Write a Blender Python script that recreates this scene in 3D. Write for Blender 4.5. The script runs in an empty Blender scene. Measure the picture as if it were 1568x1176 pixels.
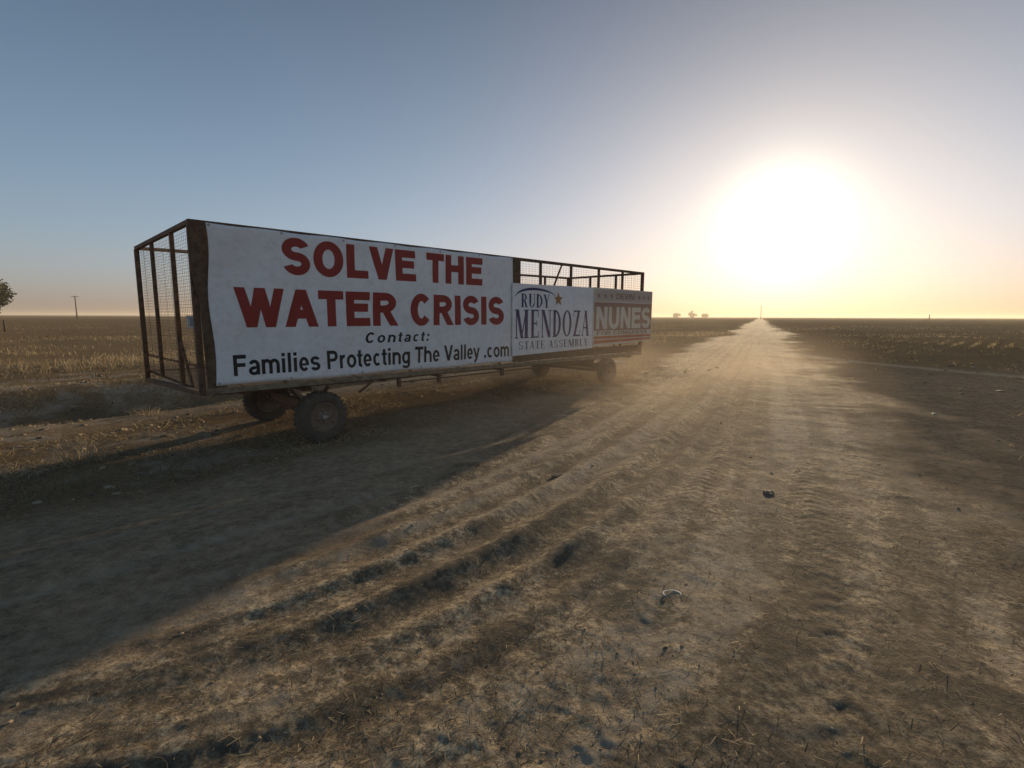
import bpy, bmesh, math, random
import numpy as np
from mathutils import Vector, Matrix

random.seed(7)
rng = np.random.default_rng(11)
R = math.radians
sc = bpy.context.scene
col = sc.collection

# ------------------------------------------------------------------ camera
H = 1.9
cam_d = bpy.data.cameras.new('camera')
cam = bpy.data.objects.new('camera', cam_d)
col.objects.link(cam)
cam_d.sensor_width = 36.0
cam_d.lens = 36.0 * 780 / 1568
cam_d.clip_start = 0.05
cam_d.clip_end = 20000
PITCH = math.atan(103.5 / 780)
cam.matrix_world = (Matrix.Translation((0, 0, H)) @ Matrix.Rotation(R(90) - PITCH, 4, 'X')
                    @ Matrix.Rotation(R(0.18), 4, 'Z'))
sc.camera = cam

# ------------------------------------------------------------------ light
SUN_AZ, SUN_EL = R(27.2), R(9.1)
sdir = Vector((math.sin(SUN_AZ) * math.cos(SUN_EL), math.cos(SUN_AZ) * math.cos(SUN_EL), math.sin(SUN_EL)))
ld = bpy.data.lights.new('sun', 'SUN')
ld.energy = 4.3
ld.angle = R(0.8)
ld.color = (1.0, 0.75, 0.46)
sun = bpy.data.objects.new('sun', ld)
sun.rotation_euler = sdir.to_track_quat('Z', 'Y').to_euler()
sun.location = (0, 0, 50)
col.objects.link(sun)

world = bpy.data.worlds.new('World')
sc.world = world
world.use_nodes = True
wn, wl = world.node_tree.nodes, world.node_tree.links
wn.clear()


def wmath(op, a, b=None, c=None, clamp=False):
    n = wn.new('ShaderNodeMath'); n.operation = op; n.use_clamp = clamp
    for i, v in enumerate((a, b, c)):
        if v is None: continue
        if isinstance(v, (int, float)): n.inputs[i].default_value = v
        else: wl.new(v, n.inputs[i])
    return n.outputs[0]


sky = wn.new('ShaderNodeTexSky')
sky.sky_type = 'NISHITA'
sky.sun_disc = False
sky.sun_elevation = SUN_EL
sky.sun_rotation = SUN_AZ
sky.altitude = 100
sky.air_density = 1.0
sky.dust_density = 1.1
sky.ozone_density = 3.2
# the dusty air round the low sun: a wide aureole that depends only on the angle to the sun
tc = wn.new('ShaderNodeTexCoord')
dot = wn.new('ShaderNodeVectorMath'); dot.operation = 'DOT_PRODUCT'
wl.new(tc.outputs['Generated'], dot.inputs[0]); dot.inputs[1].default_value = sdir
ang = wmath('MULTIPLY', wmath('ARCCOSINE', wmath('MINIMUM', dot.outputs['Value'], 0.99999)), 180 / math.pi)
g1 = wmath('MULTIPLY', wmath('EXPONENT', wmath('MULTIPLY', wmath('POWER', wmath('DIVIDE', ang, 4.6), 2.0), -1.0)), 7.0)
g2 = wmath('MULTIPLY', wmath('EXPONENT', wmath('DIVIDE', ang, -8.0)), 0.5)


def scaled(colr, val):
    m = wn.new('ShaderNodeVectorMath'); m.operation = 'SCALE'
    m.inputs[0].default_value = colr; wl.new(val, m.inputs['Scale'])
    return m.outputs[0]


def vadd(a, b):
    m = wn.new('ShaderNodeVectorMath'); m.operation = 'ADD'
    wl.new(a, m.inputs[0]); wl.new(b, m.inputs[1])
    return m.outputs[0]


gam = wn.new('ShaderNodeGamma'); gam.inputs[1].default_value = 0.46
wl.new(sky.outputs[0], gam.inputs[0])
sepz = wn.new('ShaderNodeSeparateXYZ'); wl.new(tc.outputs['Generated'], sepz.inputs[0])
zf = wmath('MULTIPLY', wmath('MULTIPLY_ADD', wmath('DIVIDE', sepz.outputs['Z'], 0.5, clamp=True), -0.55, 1.0), 2.74)
base = wn.new('ShaderNodeVectorMath'); base.operation = 'SCALE'
hs = wn.new('ShaderNodeHueSaturation'); hs.inputs['Saturation'].default_value = 1.32
wl.new(gam.outputs[0], hs.inputs['Color']); wl.new(hs.outputs[0], base.inputs[0]); wl.new(zf, base.inputs['Scale'])
# the low band of dust along the horizon is a little darker and pinker
hz_ = wmath('EXPONENT', wmath('MULTIPLY', wmath('MAXIMUM', sepz.outputs['Z'], 0.0), -10.0))
inv = wn.new('ShaderNodeVectorMath'); inv.operation = 'MULTIPLY_ADD'
comb = wn.new('ShaderNodeCombineXYZ')
for i_ in range(3): wl.new(hz_, comb.inputs[i_])
wl.new(comb.outputs[0], inv.inputs[0]); inv.inputs[1].default_value = (-0.38, -0.43, -0.34); inv.inputs[2].default_value = (1.03, 0.98, 1.0)
mulv = wn.new('ShaderNodeVectorMath'); mulv.operation = 'MULTIPLY'
wl.new(base.outputs[0], mulv.inputs[0]); wl.new(inv.outputs[0], mulv.inputs[1])
tot = vadd(mulv.outputs[0], vadd(scaled((1.0, 0.86, 0.60), g1), scaled((1.0, 0.80, 0.50), g2)))
bg = wn.new('ShaderNodeBackground')
bg.inputs[1].default_value = 0.095
wl.new(tot, bg.inputs[0])
wo = wn.new('ShaderNodeOutputWorld')
wl.new(bg.outputs[0], wo.inputs[0])

sc.view_settings.view_transform = 'Standard'
sc.view_settings.look = 'None'
sc.view_settings.gamma = 1.0
sc.view_settings.use_curve_mapping = False
sc.view_settings.exposure = 0.42
sc.render.engine = 'CYCLES'
sc.cycles.volume_bounces = 1
sc.cycles.max_bounces = 6


# ------------------------------------------------------------------ helpers
def tag(o, label=None, cat=None, group=None, kind=None):
    if label: o['label'] = label
    if cat: o['category'] = cat
    if group: o['group'] = group
    if kind: o['kind'] = kind
    return o


def empty(name, loc=(0, 0, 0), rz=0, parent=None):
    o = bpy.data.objects.new(name, None)
    col.objects.link(o)
    o.location = loc
    o.rotation_euler = (0, 0, rz)
    o.empty_display_size = 0.2
    if parent: o.parent = parent
    return o


def copy_tree(o, parent=None):
    c = o.copy(); col.objects.link(c)
    if parent: c.parent = parent
    for ch in [k for k in bpy.data.objects if k.parent == o and k is not c]:
        copy_tree(ch, c)
    return c


class MB:
    def __init__(s):
        s.v, s.f, s.sm = [], [], []

    def add(s, vs, fs, smooth=False):
        k = len(s.v)
        s.v += [tuple(v) for v in vs]
        s.f += [tuple(i + k for i in f) for f in fs]
        s.sm += [smooth] * len(fs)

    def box(s, x0, x1, y0, y1, z0, z1):
        s.add([(x0, y0, z0), (x1, y0, z0), (x1, y1, z0), (x0, y1, z0), (x0, y0, z1), (x1, y0, z1), (x1, y1, z1), (x0, y1, z1)],
              [(0, 3, 2, 1), (4, 5, 6, 7), (0, 1, 5, 4), (1, 2, 6, 5), (2, 3, 7, 6), (3, 0, 4, 7)])

    def bar(s, a, b, w, h=None, up=(0, 0, 1)):
        """rectangular bar from a to b, w across, h along 'up'"""
        h = w if h is None else h
        a, b = Vector(a), Vector(b)
        t = (b - a).normalized(); up = Vector(up)
        if abs(t.dot(up)) > 0.95: up = Vector((1, 0, 0))
        x = t.cross(up).normalized(); y = x.cross(t).normalized()
        vs = []
        for p in (a, b):
            for sx, sy in ((-1, -1), (1, -1), (1, 1), (-1, 1)):
                vs.append(p + x * sx * w / 2 + y * sy * h / 2)
        s.add(vs, [(0, 1, 2, 3), (7, 6, 5, 4), (0, 4, 5, 1), (1, 5, 6, 2), (2, 6, 7, 3), (3, 7, 4, 0)])

    def tube(s, pts, rad, n=8, smooth=True):
        pts = [Vector(p) for p in pts]
        rads = rad if isinstance(rad, (list, tuple)) else [rad] * len(pts)
        vs, fs = [], []
        for i, p in enumerate(pts):
            t = (pts[min(i + 1, len(pts) - 1)] - pts[max(i - 1, 0)]).normalized()
            up = Vector((0, 0, 1)) if abs(t.z) < 0.9 else Vector((1, 0, 0))
            x = t.cross(up).normalized(); y = x.cross(t)
            for k in range(n):
                a = 2 * math.pi * k / n
                vs.append(p + (x * math.cos(a) + y * math.sin(a)) * rads[i])
        for i in range(len(pts) - 1):
            for k in range(n):
                fs.append((i * n + k, i * n + (k + 1) % n, (i + 1) * n + (k + 1) % n, (i + 1) * n + k))
        fs.append(tuple(range(n))[::-1]); fs.append(tuple((len(pts) - 1) * n + k for k in range(n)))
        s.add(vs, fs, smooth)

    def lathe_y(s, prof, n=40, smooth=True, wob=None):
        """prof: list of (radius, y); axis is local Y"""
        vs, fs = [], []
        for i in range(n):
            a = 2 * math.pi * i / n
            for (r, y) in prof:
                vs.append((r * math.cos(a), y, r * math.sin(a)))
        m = len(prof)
        for i in range(n):
            for j in range(m - 1):
                fs.append((i * m + j, i * m + j + 1, ((i + 1) % n) * m + j + 1, ((i + 1) % n) * m + j))
        s.add(vs, fs, smooth)

    def build(s, name, mat, parent=None, loc=None):
        me = bpy.data.meshes.new(name)
        me.from_pydata(s.v, [], s.f)
        me.polygons.foreach_set('use_smooth', s.sm)
        me.materials.append(mat)
        bm = bmesh.new(); bm.from_mesh(me)
        bmesh.ops.recalc_face_normals(bm, faces=bm.faces)
        bm.to_mesh(me); bm.free()
        o = bpy.data.objects.new(name, me)
        col.objects.link(o)
        if parent: o.parent = parent
        if loc: o.location = loc
        return o


def np_mesh(name, V, F, mat, attrs=None, smooth=False, parent=None):
    me = bpy.data.meshes.new(name)
    n, k = F.shape
    me.vertices.add(len(V)); me.vertices.foreach_set('co', V.astype(np.float32).ravel())
    me.loops.add(n * k); me.loops.foreach_set('vertex_index', F.astype(np.int32).ravel())
    me.polygons.add(n)
    me.polygons.foreach_set('loop_start', (np.arange(n) * k).astype(np.int32))
    me.polygons.foreach_set('loop_total', np.full(n, k, np.int32))
    me.polygons.foreach_set('use_smooth', np.full(n, smooth))
    me.update(calc_edges=True)
    for an, av in (attrs or {}).items():
        a = me.attributes.new(an, 'FLOAT', 'POINT')
        a.data.foreach_set('value', av.astype(np.float32))
    me.materials.append(mat)
    o = bpy.data.objects.new(name, me)
    col.objects.link(o)
    if parent: o.parent = parent
    return o


# ------------------------------------------------------------------ materials
def mat_base(name, rough=0.85, spec=0.3, metallic=0.0):
    m = bpy.data.materials.new(name); m.use_nodes = True
    nt = m.node_tree; nt.nodes.clear()
    out = nt.nodes.new('ShaderNodeOutputMaterial')
    b = nt.nodes.new('ShaderNodeBsdfPrincipled')
    b.inputs['Roughness'].default_value = rough
    b.inputs['Specular IOR Level'].default_value = spec
    b.inputs['Metallic'].default_value = metallic
    nt.links.new(b.outputs[0], out.inputs[0])
    return m, nt, b


def noise(nt, scale, detail=5, rough=0.6, coord='Object', stretch=None, dist=0.0):
    t = nt.nodes.new('ShaderNodeTexCoord')
    src = t.outputs[coord]
    if stretch:
        mp = nt.nodes.new('ShaderNodeMapping'); mp.inputs['Scale'].default_value = stretch
        nt.links.new(src, mp.inputs[0]); src = mp.outputs[0]
    n = nt.nodes.new('ShaderNodeTexNoise')
    n.inputs['Scale'].default_value = scale; n.inputs['Detail'].default_value = detail
    n.inputs['Roughness'].default_value = rough; n.inputs['Distortion'].default_value = dist
    nt.links.new(src, n.inputs['Vector'])
    return n.outputs['Fac']


def ramp(nt, fac, stops):
    r = nt.nodes.new('ShaderNodeValToRGB')
    e = r.color_ramp.elements
    while len(e) > len(stops): e.remove(e[-1])
    while len(e) < len(stops): e.new(0.5)
    for el, (p, c) in zip(e, stops):
        el.position = p; el.color = (*c, 1) if len(c) == 3 else c
    nt.links.new(fac, r.inputs[0])
    return r.outputs[0]


def mixc(nt, fac, a, b, mode='MIX'):
    m = nt.nodes.new('ShaderNodeMix'); m.data_type = 'RGBA'; m.blend_type = mode
    for sock, v in ((m.inputs['Factor'], fac), (m.inputs['A'], a), (m.inputs['B'], b)):
        if isinstance(v, (int, float)): sock.default_value = v
        elif isinstance(v, tuple): sock.default_value = (*v, 1)
        else: nt.links.new(v, sock)
    return m.outputs['Result']


def bump(nt, b, h, strength=0.5, dist=0.01, prev=None):
    n = nt.nodes.new('ShaderNodeBump')
    n.inputs['Strength'].default_value = strength; n.inputs['Distance'].default_value = dist
    nt.links.new(h, n.inputs['Height'])
    if prev is not None: nt.links.new(prev, n.inputs['Normal'])
    nt.links.new(n.outputs[0], b.inputs['Normal'])
    return n.outputs[0]


def simple(name, c1, c2, scale=8, rough=0.8, spec=0.3, metallic=0.0, bstr=0.3, bdist=0.003, stretch=None, stops=(0.35, 0.65)):
    m, nt, b = mat_base(name, rough, spec, metallic)
    f = noise(nt, scale, 6, 0.65, stretch=stretch)
    nt.links.new(ramp(nt, f, [(stops[0], c1), (stops[1], c2)]), b.inputs['Base Color'])
    bump(nt, b, f, bstr, bdist)
    return m


M = {}
M['rust'] = simple('rusty_steel', (0.075, 0.045, 0.028), (0.20, 0.115, 0.065), 14, 0.75, 0.4, 0.25)
M['rust_pale'] = simple('pale_steel', (0.14, 0.10, 0.06), (0.30, 0.24, 0.16), 9, 0.7, 0.4, 0.1)  # paler than the rust: light caught on the lower rail, put into colour
M['wire'] = simple('galvanised_wire', (0.07, 0.055, 0.04), (0.12, 0.09, 0.065), 20, 0.65, 0.5, 0.3)
M['board'] = simple('weathered_wood', (0.05, 0.032, 0.02), (0.12, 0.08, 0.05), 6, 0.9, 0.15, stretch=(1, 1, 0.1))
M['brown_board'] = simple('stained_plywood', (0.09, 0.06, 0.04), (0.17, 0.115, 0.075), 10, 0.9, 0.15)
M['tyre'] = simple('dusty_rubber', (0.05, 0.046, 0.040), (0.095, 0.083, 0.067), 7, 0.9, 0.25)
M['rim'] = simple('dusty_rim_paint', (0.11, 0.08, 0.06), (0.22, 0.16, 0.115), 12, 0.75, 0.3)
M['hub'] = simple('worn_hub_metal', (0.28, 0.26, 0.23), (0.45, 0.42, 0.38), 20, 0.5, 0.5, 0.5)
M['pale'] = simple('pale_offwhite', (0.55, 0.53, 0.48), (0.8, 0.78, 0.72), 9, 0.6, 0.4)
M['pole'] = simple('pole_wood', (0.05, 0.04, 0.03), (0.10, 0.08, 0.06), 3, 0.9, 0.1)
M['bark'] = simple('tree_bark', (0.05, 0.04, 0.03), (0.10, 0.08, 0.06), 5, 0.95, 0.1)
M['leaf'] = simple('tree_leaves', (0.03, 0.045, 0.018), (0.07, 0.09, 0.035), 0.7, 0.7, 0.3)
M['blue_sign'] = simple('faded_blue_sign', (0.14, 0.25, 0.38), (0.20, 0.32, 0.46), 6, 0.6, 0.3)
M['blue_edge'] = simple('sign_border', (0.42, 0.47, 0.50), (0.55, 0.60, 0.62), 6, 0.6, 0.3)
M['red_ink'] = simple('red_print', (0.27, 0.035, 0.026), (0.32, 0.045, 0.034), 3, 0.55, 0.3, bstr=0.05)
M['black_ink'] = simple('black_print', (0.012, 0.012, 0.013), (0.022, 0.022, 0.024), 3, 0.55, 0.3, bstr=0.05)
M['navy_ink'] = simple('navy_print', (0.03, 0.025, 0.10), (0.05, 0.04, 0.15), 3, 0.55, 0.3, bstr=0.05)
M['grey_ink'] = simple('slate_print', (0.12, 0.12, 0.16), (0.18, 0.18, 0.22), 3, 0.55, 0.3, bstr=0.05)
M['gold_ink'] = simple('gold_print', (0.34, 0.16, 0.05), (0.42, 0.22, 0.08), 3, 0.55, 0.3, bstr=0.05)
M['brown_ink'] = simple('brown_print', (0.30, 0.165, 0.115), (0.38, 0.22, 0.16), 3, 0.55, 0.3, bstr=0.05)
M['orange_ink'] = simple('faded_orange_print', (0.45, 0.12, 0.05), (0.55, 0.18, 0.08), 3, 0.55, 0.3, bstr=0.05)
M['cream_ink'] = simple('cream_print', (0.60, 0.55, 0.46), (0.70, 0.66, 0.57), 3, 0.55, 0.3, bstr=0.05)
M['tan_panel'] = simple('tan_panel_print', (0.50, 0.41, 0.34), (0.58, 0.49, 0.41), 2, 0.6, 0.3, bstr=0.05)


def cloth_mat():
    m, nt, b = mat_base('white_vinyl', 0.55, 0.35)
    f = noise(nt, 1.6, 5, 0.6, stretch=(0.6, 1, 1.6))
    f2 = noise(nt, 11, 4, 0.6)
    c = ramp(nt, f, [(0.3, (0.78, 0.78, 0.79)), (0.7, (0.88, 0.88, 0.89))])
    c = mixc(nt, ramp(nt, f2, [(0.45, (0, 0, 0)), (0.9, (0.5, 0.5, 0.5))]), c, (0.50, 0.46, 0.40))
    nt.links.new(c, b.inputs['Base Color'])
    # fine creases of a vinyl banner that was once folded
    f3 = noise(nt, 2.2, 3, 0.5, stretch=(1.0, 1, 0.35), dist=1.2)
    w = bump(nt, b, f3, 0.7, 0.07)
    bump(nt, b, f2, 0.15, 0.004, w)
    return m


M['vinyl'] = cloth_mat()


def ground_mat():
    m, nt, b = mat_base('dry_ground', 0.92, 0.25)
    def attr(n):
        a = nt.nodes.new('ShaderNodeAttribute'); a.attribute_name = n
        return a.outputs['Fac']
    big = noise(nt, 0.35, 5, 0.6)
    mid = noise(nt, 2.0, 9, 0.78, dist=0.2)
    fine = noise(nt, 21, 8, 0.78, dist=0.15)
    grit = noise(nt, 75, 5, 0.7)
    # rough road of clods and trampled straw
    straw = ramp(nt, fine, [(0.41, (0.13, 0.099, 0.065)), (0.47, (0.42, 0.32, 0.20)), (0.56, (0.95, 0.75, 0.48))])
    straw = mixc(nt, ramp(nt, mid, [(0.43, (1, 1, 1)), (0.52, (0, 0, 0))]), straw, mixc(nt, 0.8, straw, (0.10, 0.080, 0.058)))
    blot = noise(nt, 7.5, 8, 0.78, dist=0.2)
    straw = mixc(nt, ramp(nt, blot, [(0.42, (1, 1, 1)), (0.53, (0, 0, 0))]), straw, mixc(nt, 0.80, straw, (0.060, 0.048, 0.036)))
    straw = mixc(nt, 0.35, straw, ramp(nt, grit, [(0.35, (0.03, 0.025, 0.02)), (0.65, (0.40, 0.31, 0.20))]))
    blot_ = noise(nt, 9.0, 8, 0.78, dist=0.2)
    packed = ramp(nt, mid, [(0.38, (0.16, 0.115, 0.07)), (0.62, (0.58, 0.40, 0.235))])
    packed = mixc(nt, 0.55, packed, ramp(nt, blot_, [(0.40, (0.10, 0.075, 0.05)), (0.60, (0.56, 0.42, 0.28))]))
    packed = mixc(nt, 0.35, packed, ramp(nt, grit, [(0.35, (0.09, 0.068, 0.045)), (0.65, (0.48, 0.37, 0.25))]))
    field = ramp(nt, fine, [(0.38, (0.085, 0.063, 0.038)), (0.58, (0.44, 0.295, 0.16))])
    field = mixc(nt, ramp(nt, big, [(0.35, (0.5, 0.5, 0.5)), (0.6, (0, 0, 0))]), field, (0.22, 0.150, 0.080))
    c = mixc(nt, attr('road'), field, straw)
    c = mixc(nt, attr('packed'), c, packed)
    dm = nt.nodes.new('ShaderNodeMath'); dm.operation = 'MULTIPLY'
    nt.links.new(attr('dust'), dm.inputs[0])
    nt.links.new(ramp(nt, noise(nt, 4.5, 8, 0.75, dist=1.0), [(0.40, (0.15, 0.15, 0.15)), (0.60, (1.3, 1.3, 1.3))]), dm.inputs[1])
    c = mixc(nt, dm.outputs[0], c, (0.46, 0.38, 0.28))
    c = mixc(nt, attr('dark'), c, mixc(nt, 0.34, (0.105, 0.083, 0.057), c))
    nt.links.new(c, b.inputs['Base Color'])
    sm = nt.nodes.new('ShaderNodeMath'); sm.operation = 'MULTIPLY_ADD'
    nt.links.new(attr('road'), sm.inputs[0]); sm.inputs[1].default_value = 0.16; sm.inputs[2].default_value = 0.03
    nt.links.new(sm.outputs[0], b.inputs['Specular IOR Level'])
    w = bump(nt, b, mid, 0.5, 0.06)
    w = bump(nt, b, fine, 0.8, 0.02, w)
    w = bump(nt, b, grit, 0.5, 0.005, w)
    # loose tilled soil has no sheen; the worn road keeps a little
    df = nt.nodes.new('ShaderNodeBsdfDiffuse'); df.inputs['Roughness'].default_value = 0.6
    nt.links.new(c, df.inputs['Color']); nt.links.new(w, df.inputs['Normal'])
    mx = nt.nodes.new('ShaderNodeMixShader')
    out = [n for n in nt.nodes if n.type == 'OUTPUT_MATERIAL'][0]
    rf = nt.nodes.new('ShaderNodeMath'); rf.operation = 'MULTIPLY'; nt.links.new(attr('road'), rf.inputs[0]); rf.inputs[1].default_value = 0.75
    nt.links.new(rf.outputs[0], mx.inputs[0]); nt.links.new(df.outputs[0], mx.inputs[1]); nt.links.new(b.outputs[0], mx.inputs[2])
    nt.links.new(mx.outputs[0], out.inputs[0])
    return m


M['ground'] = ground_mat()


def litter_mat(name, dark, light, transl=0.0):
    m, nt, b = mat_base(name, 0.85, 0.25)
    a = nt.nodes.new('ShaderNodeAttribute'); a.attribute_name = 'tone'
    c = ramp(nt, a.outputs['Fac'], [(0.0, dark), (1.0, light)])
    nt.links.new(c, b.inputs['Base Color'])
    if transl:
        tr = nt.nodes.new('ShaderNodeBsdfTranslucent'); nt.links.new(c, tr.inputs[0])
        mx = nt.nodes.new('ShaderNodeMixShader'); mx.inputs[0].default_value = transl
        out = [n for n in nt.nodes if n.type == 'OUTPUT_MATERIAL'][0]
        nt.links.new(b.outputs[0], mx.inputs[1]); nt.links.new(tr.outputs[0], mx.inputs[2])
        nt.links.new(mx.outputs[0], out.inputs[0])
    return m


M['clod'] = litter_mat('dry_clods', (0.10, 0.078, 0.054), (0.40, 0.31, 0.20))
M['straw'] = litter_mat('straw', (0.10, 0.075, 0.045), (0.48, 0.38, 0.24), 0.25)
M['stubble'] = litter_mat('stubble', (0.12, 0.09, 0.05), (0.62, 0.49, 0.29), 0.25)
M['weed'] = litter_mat('dry_weeds', (0.035, 0.030, 0.018), (0.24, 0.185, 0.10), 0.2)


# ------------------------------------------------------------------ numpy noise and the lie of the land
def _h(ix, iy, seed):
    h = (ix.astype(np.int64) * 374761393 + iy.astype(np.int64) * 668265263 + seed * 1274126177) & 0xffffffff
    h = ((h ^ (h >> 13)) * 1274126177) & 0xffffffff
    return ((h ^ (h >> 16)) & 0xffff) / 65535.0


def vnoise(x, y, seed=0):
    ix, iy = np.floor(x), np.floor(y)
    fx, fy = x - ix, y - iy
    fx = fx * fx * (3 - 2 * fx); fy = fy * fy * (3 - 2 * fy)
    a, b_ = _h(ix, iy, seed), _h(ix + 1, iy, seed)
    c, d_ = _h(ix, iy + 1, seed), _h(ix + 1, iy + 1, seed)
    return (a * (1 - fx) + b_ * fx) * (1 - fy) + (c * (1 - fx) + d_ * fx) * fy - 0.5


def sst(e0, e1, x):
    t = np.clip((x - e0) / (e1 - e0), 0, 1)
    return t * t * (3 - 2 * t)


NC = np.array([-4.276, 6.982]); DV = np.array([0.7107, 0.7035]); NV = np.array([0.7035, -0.7107])
TH = R(25.8)


def so(x, y):
    return (x - NC[0]) * DV[0] + (y - NC[1]) * DV[1], (x - NC[0]) * NV[0] + (y - NC[1]) * NV[1]


def ab(x, y):
    return x * math.cos(TH) - y * math.sin(TH), x * math.sin(TH) + y * math.cos(TH)


def zones(x, y):
    s, o = so(x, y); a, b = ab(x, y)
    wob = vnoise(x * 0.5, y * 0.5, 3) * 1.3 + vnoise(x * 1.9, y * 1.9, 4) * 0.8 + vnoise(x * 5.5, y * 5.5, 5) * 0.5
    wob = wob + vnoise(x * 0.07 + 5, y * 0.07, 63) * 1.8 * sst(10, 30, b)
    aw = a + wob
    road = sst(-3.6, -2.7, aw) * (1 - sst(1.5, 3.6, aw + 1.2 * vnoise(a * 1.5, b * .5, 64)))
    # forecourt in front of the trailer and the packed turn-off on the right
    pl = sst(0.2, 1.2, o + wob * 0.8) * (1 - sst(-3.4, -2.6, aw)) * (1 - sst(14, 22, b))
    pr = sst(1.6, 3.6, aw + 1.2 * vnoise(a * 1.5, b * .5, 64)) * (1 - sst(9.0, 11.5, a + wob * 1.5)) * sst(3, 8, b + wob) * (1 - sst(22, 27, b))
    packed = np.clip(pl + pr, 0, 1)
    lt = np.exp(-((o + 5.0 + wob * 0.2) / 0.7) ** 2) * (1 - sst(9, 16, s))             # farm track behind the trailer
    dust = 0.55 * lt
    for oc, wd, st in ((2.2, 0.10, 0.5), (3.15, 0.12, 0.5), (3.9, 0.1, 0.25)):
        dust = dust + st * np.exp(-((o - oc - 0.10 * wob - 0.004 * (s - 3) ** 2) / wd) ** 2) * pl
    cx = 15.0 + np.clip(22 - y, 0, 30) * 0.28
    trk = np.exp(-((x - cx) / 0.45) ** 2) * sst(11, 15, y) * (1 - sst(27, 31, y))
    dust = dust + 1.2 * trk
    dark = 0.6 * np.exp(-((o + 6.9 + wob * 0.4) / 0.7) ** 2) * (1 - sst(14, 22, s))      # ditch
    dark = dark + 0.35 * sst(9, 11, a + wob) * (1 - sst(15, 20, a + wob * 2)) * sst(14, 18, b) * (1 - sst(38, 52, b))
    dark = dark + 0.15 * np.exp(-((a - 3.6 - wob * .5) / 0.8) ** 2) * (1 - sst(40, 80, b))
    dark = dark + 0.4 * sst(3.0, 3.8, -aw) * (1 - sst(9, 16, -aw)) * sst(12, 17, b) * (1 - sst(70, 200, b))
    dark = dark + 0.35 * sst(2.9, 3.6, aw) * (1 - sst(9, 14, aw)) * sst(18, 24, b) * (1 - sst(70, 200, b))
    dark = dark + 0.65 * sst(-4.3, -3.7, o + wob * .4) * (1 - sst(0.3, 1.2, o)) * (1 - sst(12, 15, s)) * np.clip(0.75 + 1.2 * vnoise(x * 0.9, y * 0.9, 61), 0, 1)  # weedy strip under the wagon darkened: shade put into the soil colour
    # darker patches and wheel-darkened ruts on the road
    q_ = a + 6 / (np.clip(b, -0.3, 400) + 1.3)
    nv = vnoise(s * 0.45, o * 1.5, 57) + 0.6 * vnoise(x * 2.2, y * 2.2, 58) + 0.4 * vnoise(x * 6, y * 6, 59)
    vz = (1 - sst(0.3, 1.2, o)) * sst(-22, -17, o) * (1 - sst(16, 24, s))
    dust = dust + 0.75 * vz * sst(0.08, 0.4, nv)
    dark = dark + 0.35 * vz * sst(0.0, 0.4, -nv)
    n1 = 1.3 * vnoise(q_ * 3.2, b * 0.12, 31) + 0.7 * vnoise(q_ * 7, b * 0.3, 32) + 0.5 * vnoise(x * 3.5, y * 3.5, 33) + 0.35 * vnoise(x * 11, y * 11, 36)
    dark = dark + 0.85 * road * sst(-0.02, 0.36, n1)
    rt = sst(-1.4, 0.2, a)
    n2 = 1.1 * vnoise(a * 2.1 + 0.1 * wob, b * 0.05, 50) + vnoise(a * 4.2 + 0.2 * wob, b * 0.08, 51) + 0.5 * vnoise(a * 9, b * 0.2, 52) + 0.45 * vnoise(x * 5, y * 5, 53)
    dark = dark + 0.7 * road * rt * sst(0.0, 0.35, n2)
    dust = dust + 0.6 * road * rt * sst(0.05, 0.4, -n2)
    crown = np.exp(-((a + 0.75 - 0.4 * wob) / 0.55) ** 2) * sst(14, 22, b) * np.clip(0.5 + 1.8 * vnoise(b * 0.09, a * 0.3, 62), 0, 1)
    dark = dark + 0.8 * crown
    dark = dark + 0.2 * pr * (0.2 + 1.2 * vnoise(x * 1.3, y * 1.3, 37) + 0.8 * vnoise(x * 4.3, y * 4.3, 38)) 
    dust = dust + 0.65 * road * sst(0.05, 0.45, -n1)
    cr = -1.3 - 6 / (np.clip(b, -0.3, 400) + 1.3)
    for k_ in (0, 0.45, -0.75, 0.9, -0.4):
        dark = dark + 0.7 * np.exp(-((a - cr - k_ - 0.05 * wob) / 0.10) ** 2) * np.clip(0.7 + 1.4 * vnoise(b * 0.4, a * 0 + k_, 34), 0, 1) * (1 - sst(35, 70, b)) * road
    for k_ in (-0.55, 1.55):
        dark = dark + 0.4 * np.exp(-((a - k_ - 0.25 * np.sin(b * 0.11 + k_)) / 0.16) ** 2) * np.clip(0.4 + 1.6 * vnoise(b * 0.5, a * 0 + k_, 35), 0, 1) * road
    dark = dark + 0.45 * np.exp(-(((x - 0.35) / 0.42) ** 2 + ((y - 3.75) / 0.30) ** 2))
    dark = dark * (1 - trk)
    return road, packed, np.clip(dust, 0, 0.85), np.clip(dark, 0, 0.85), s, o, a, b


def rut(a, b, ac, w):
    return np.exp(-((a - ac) / w) ** 2)


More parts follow.
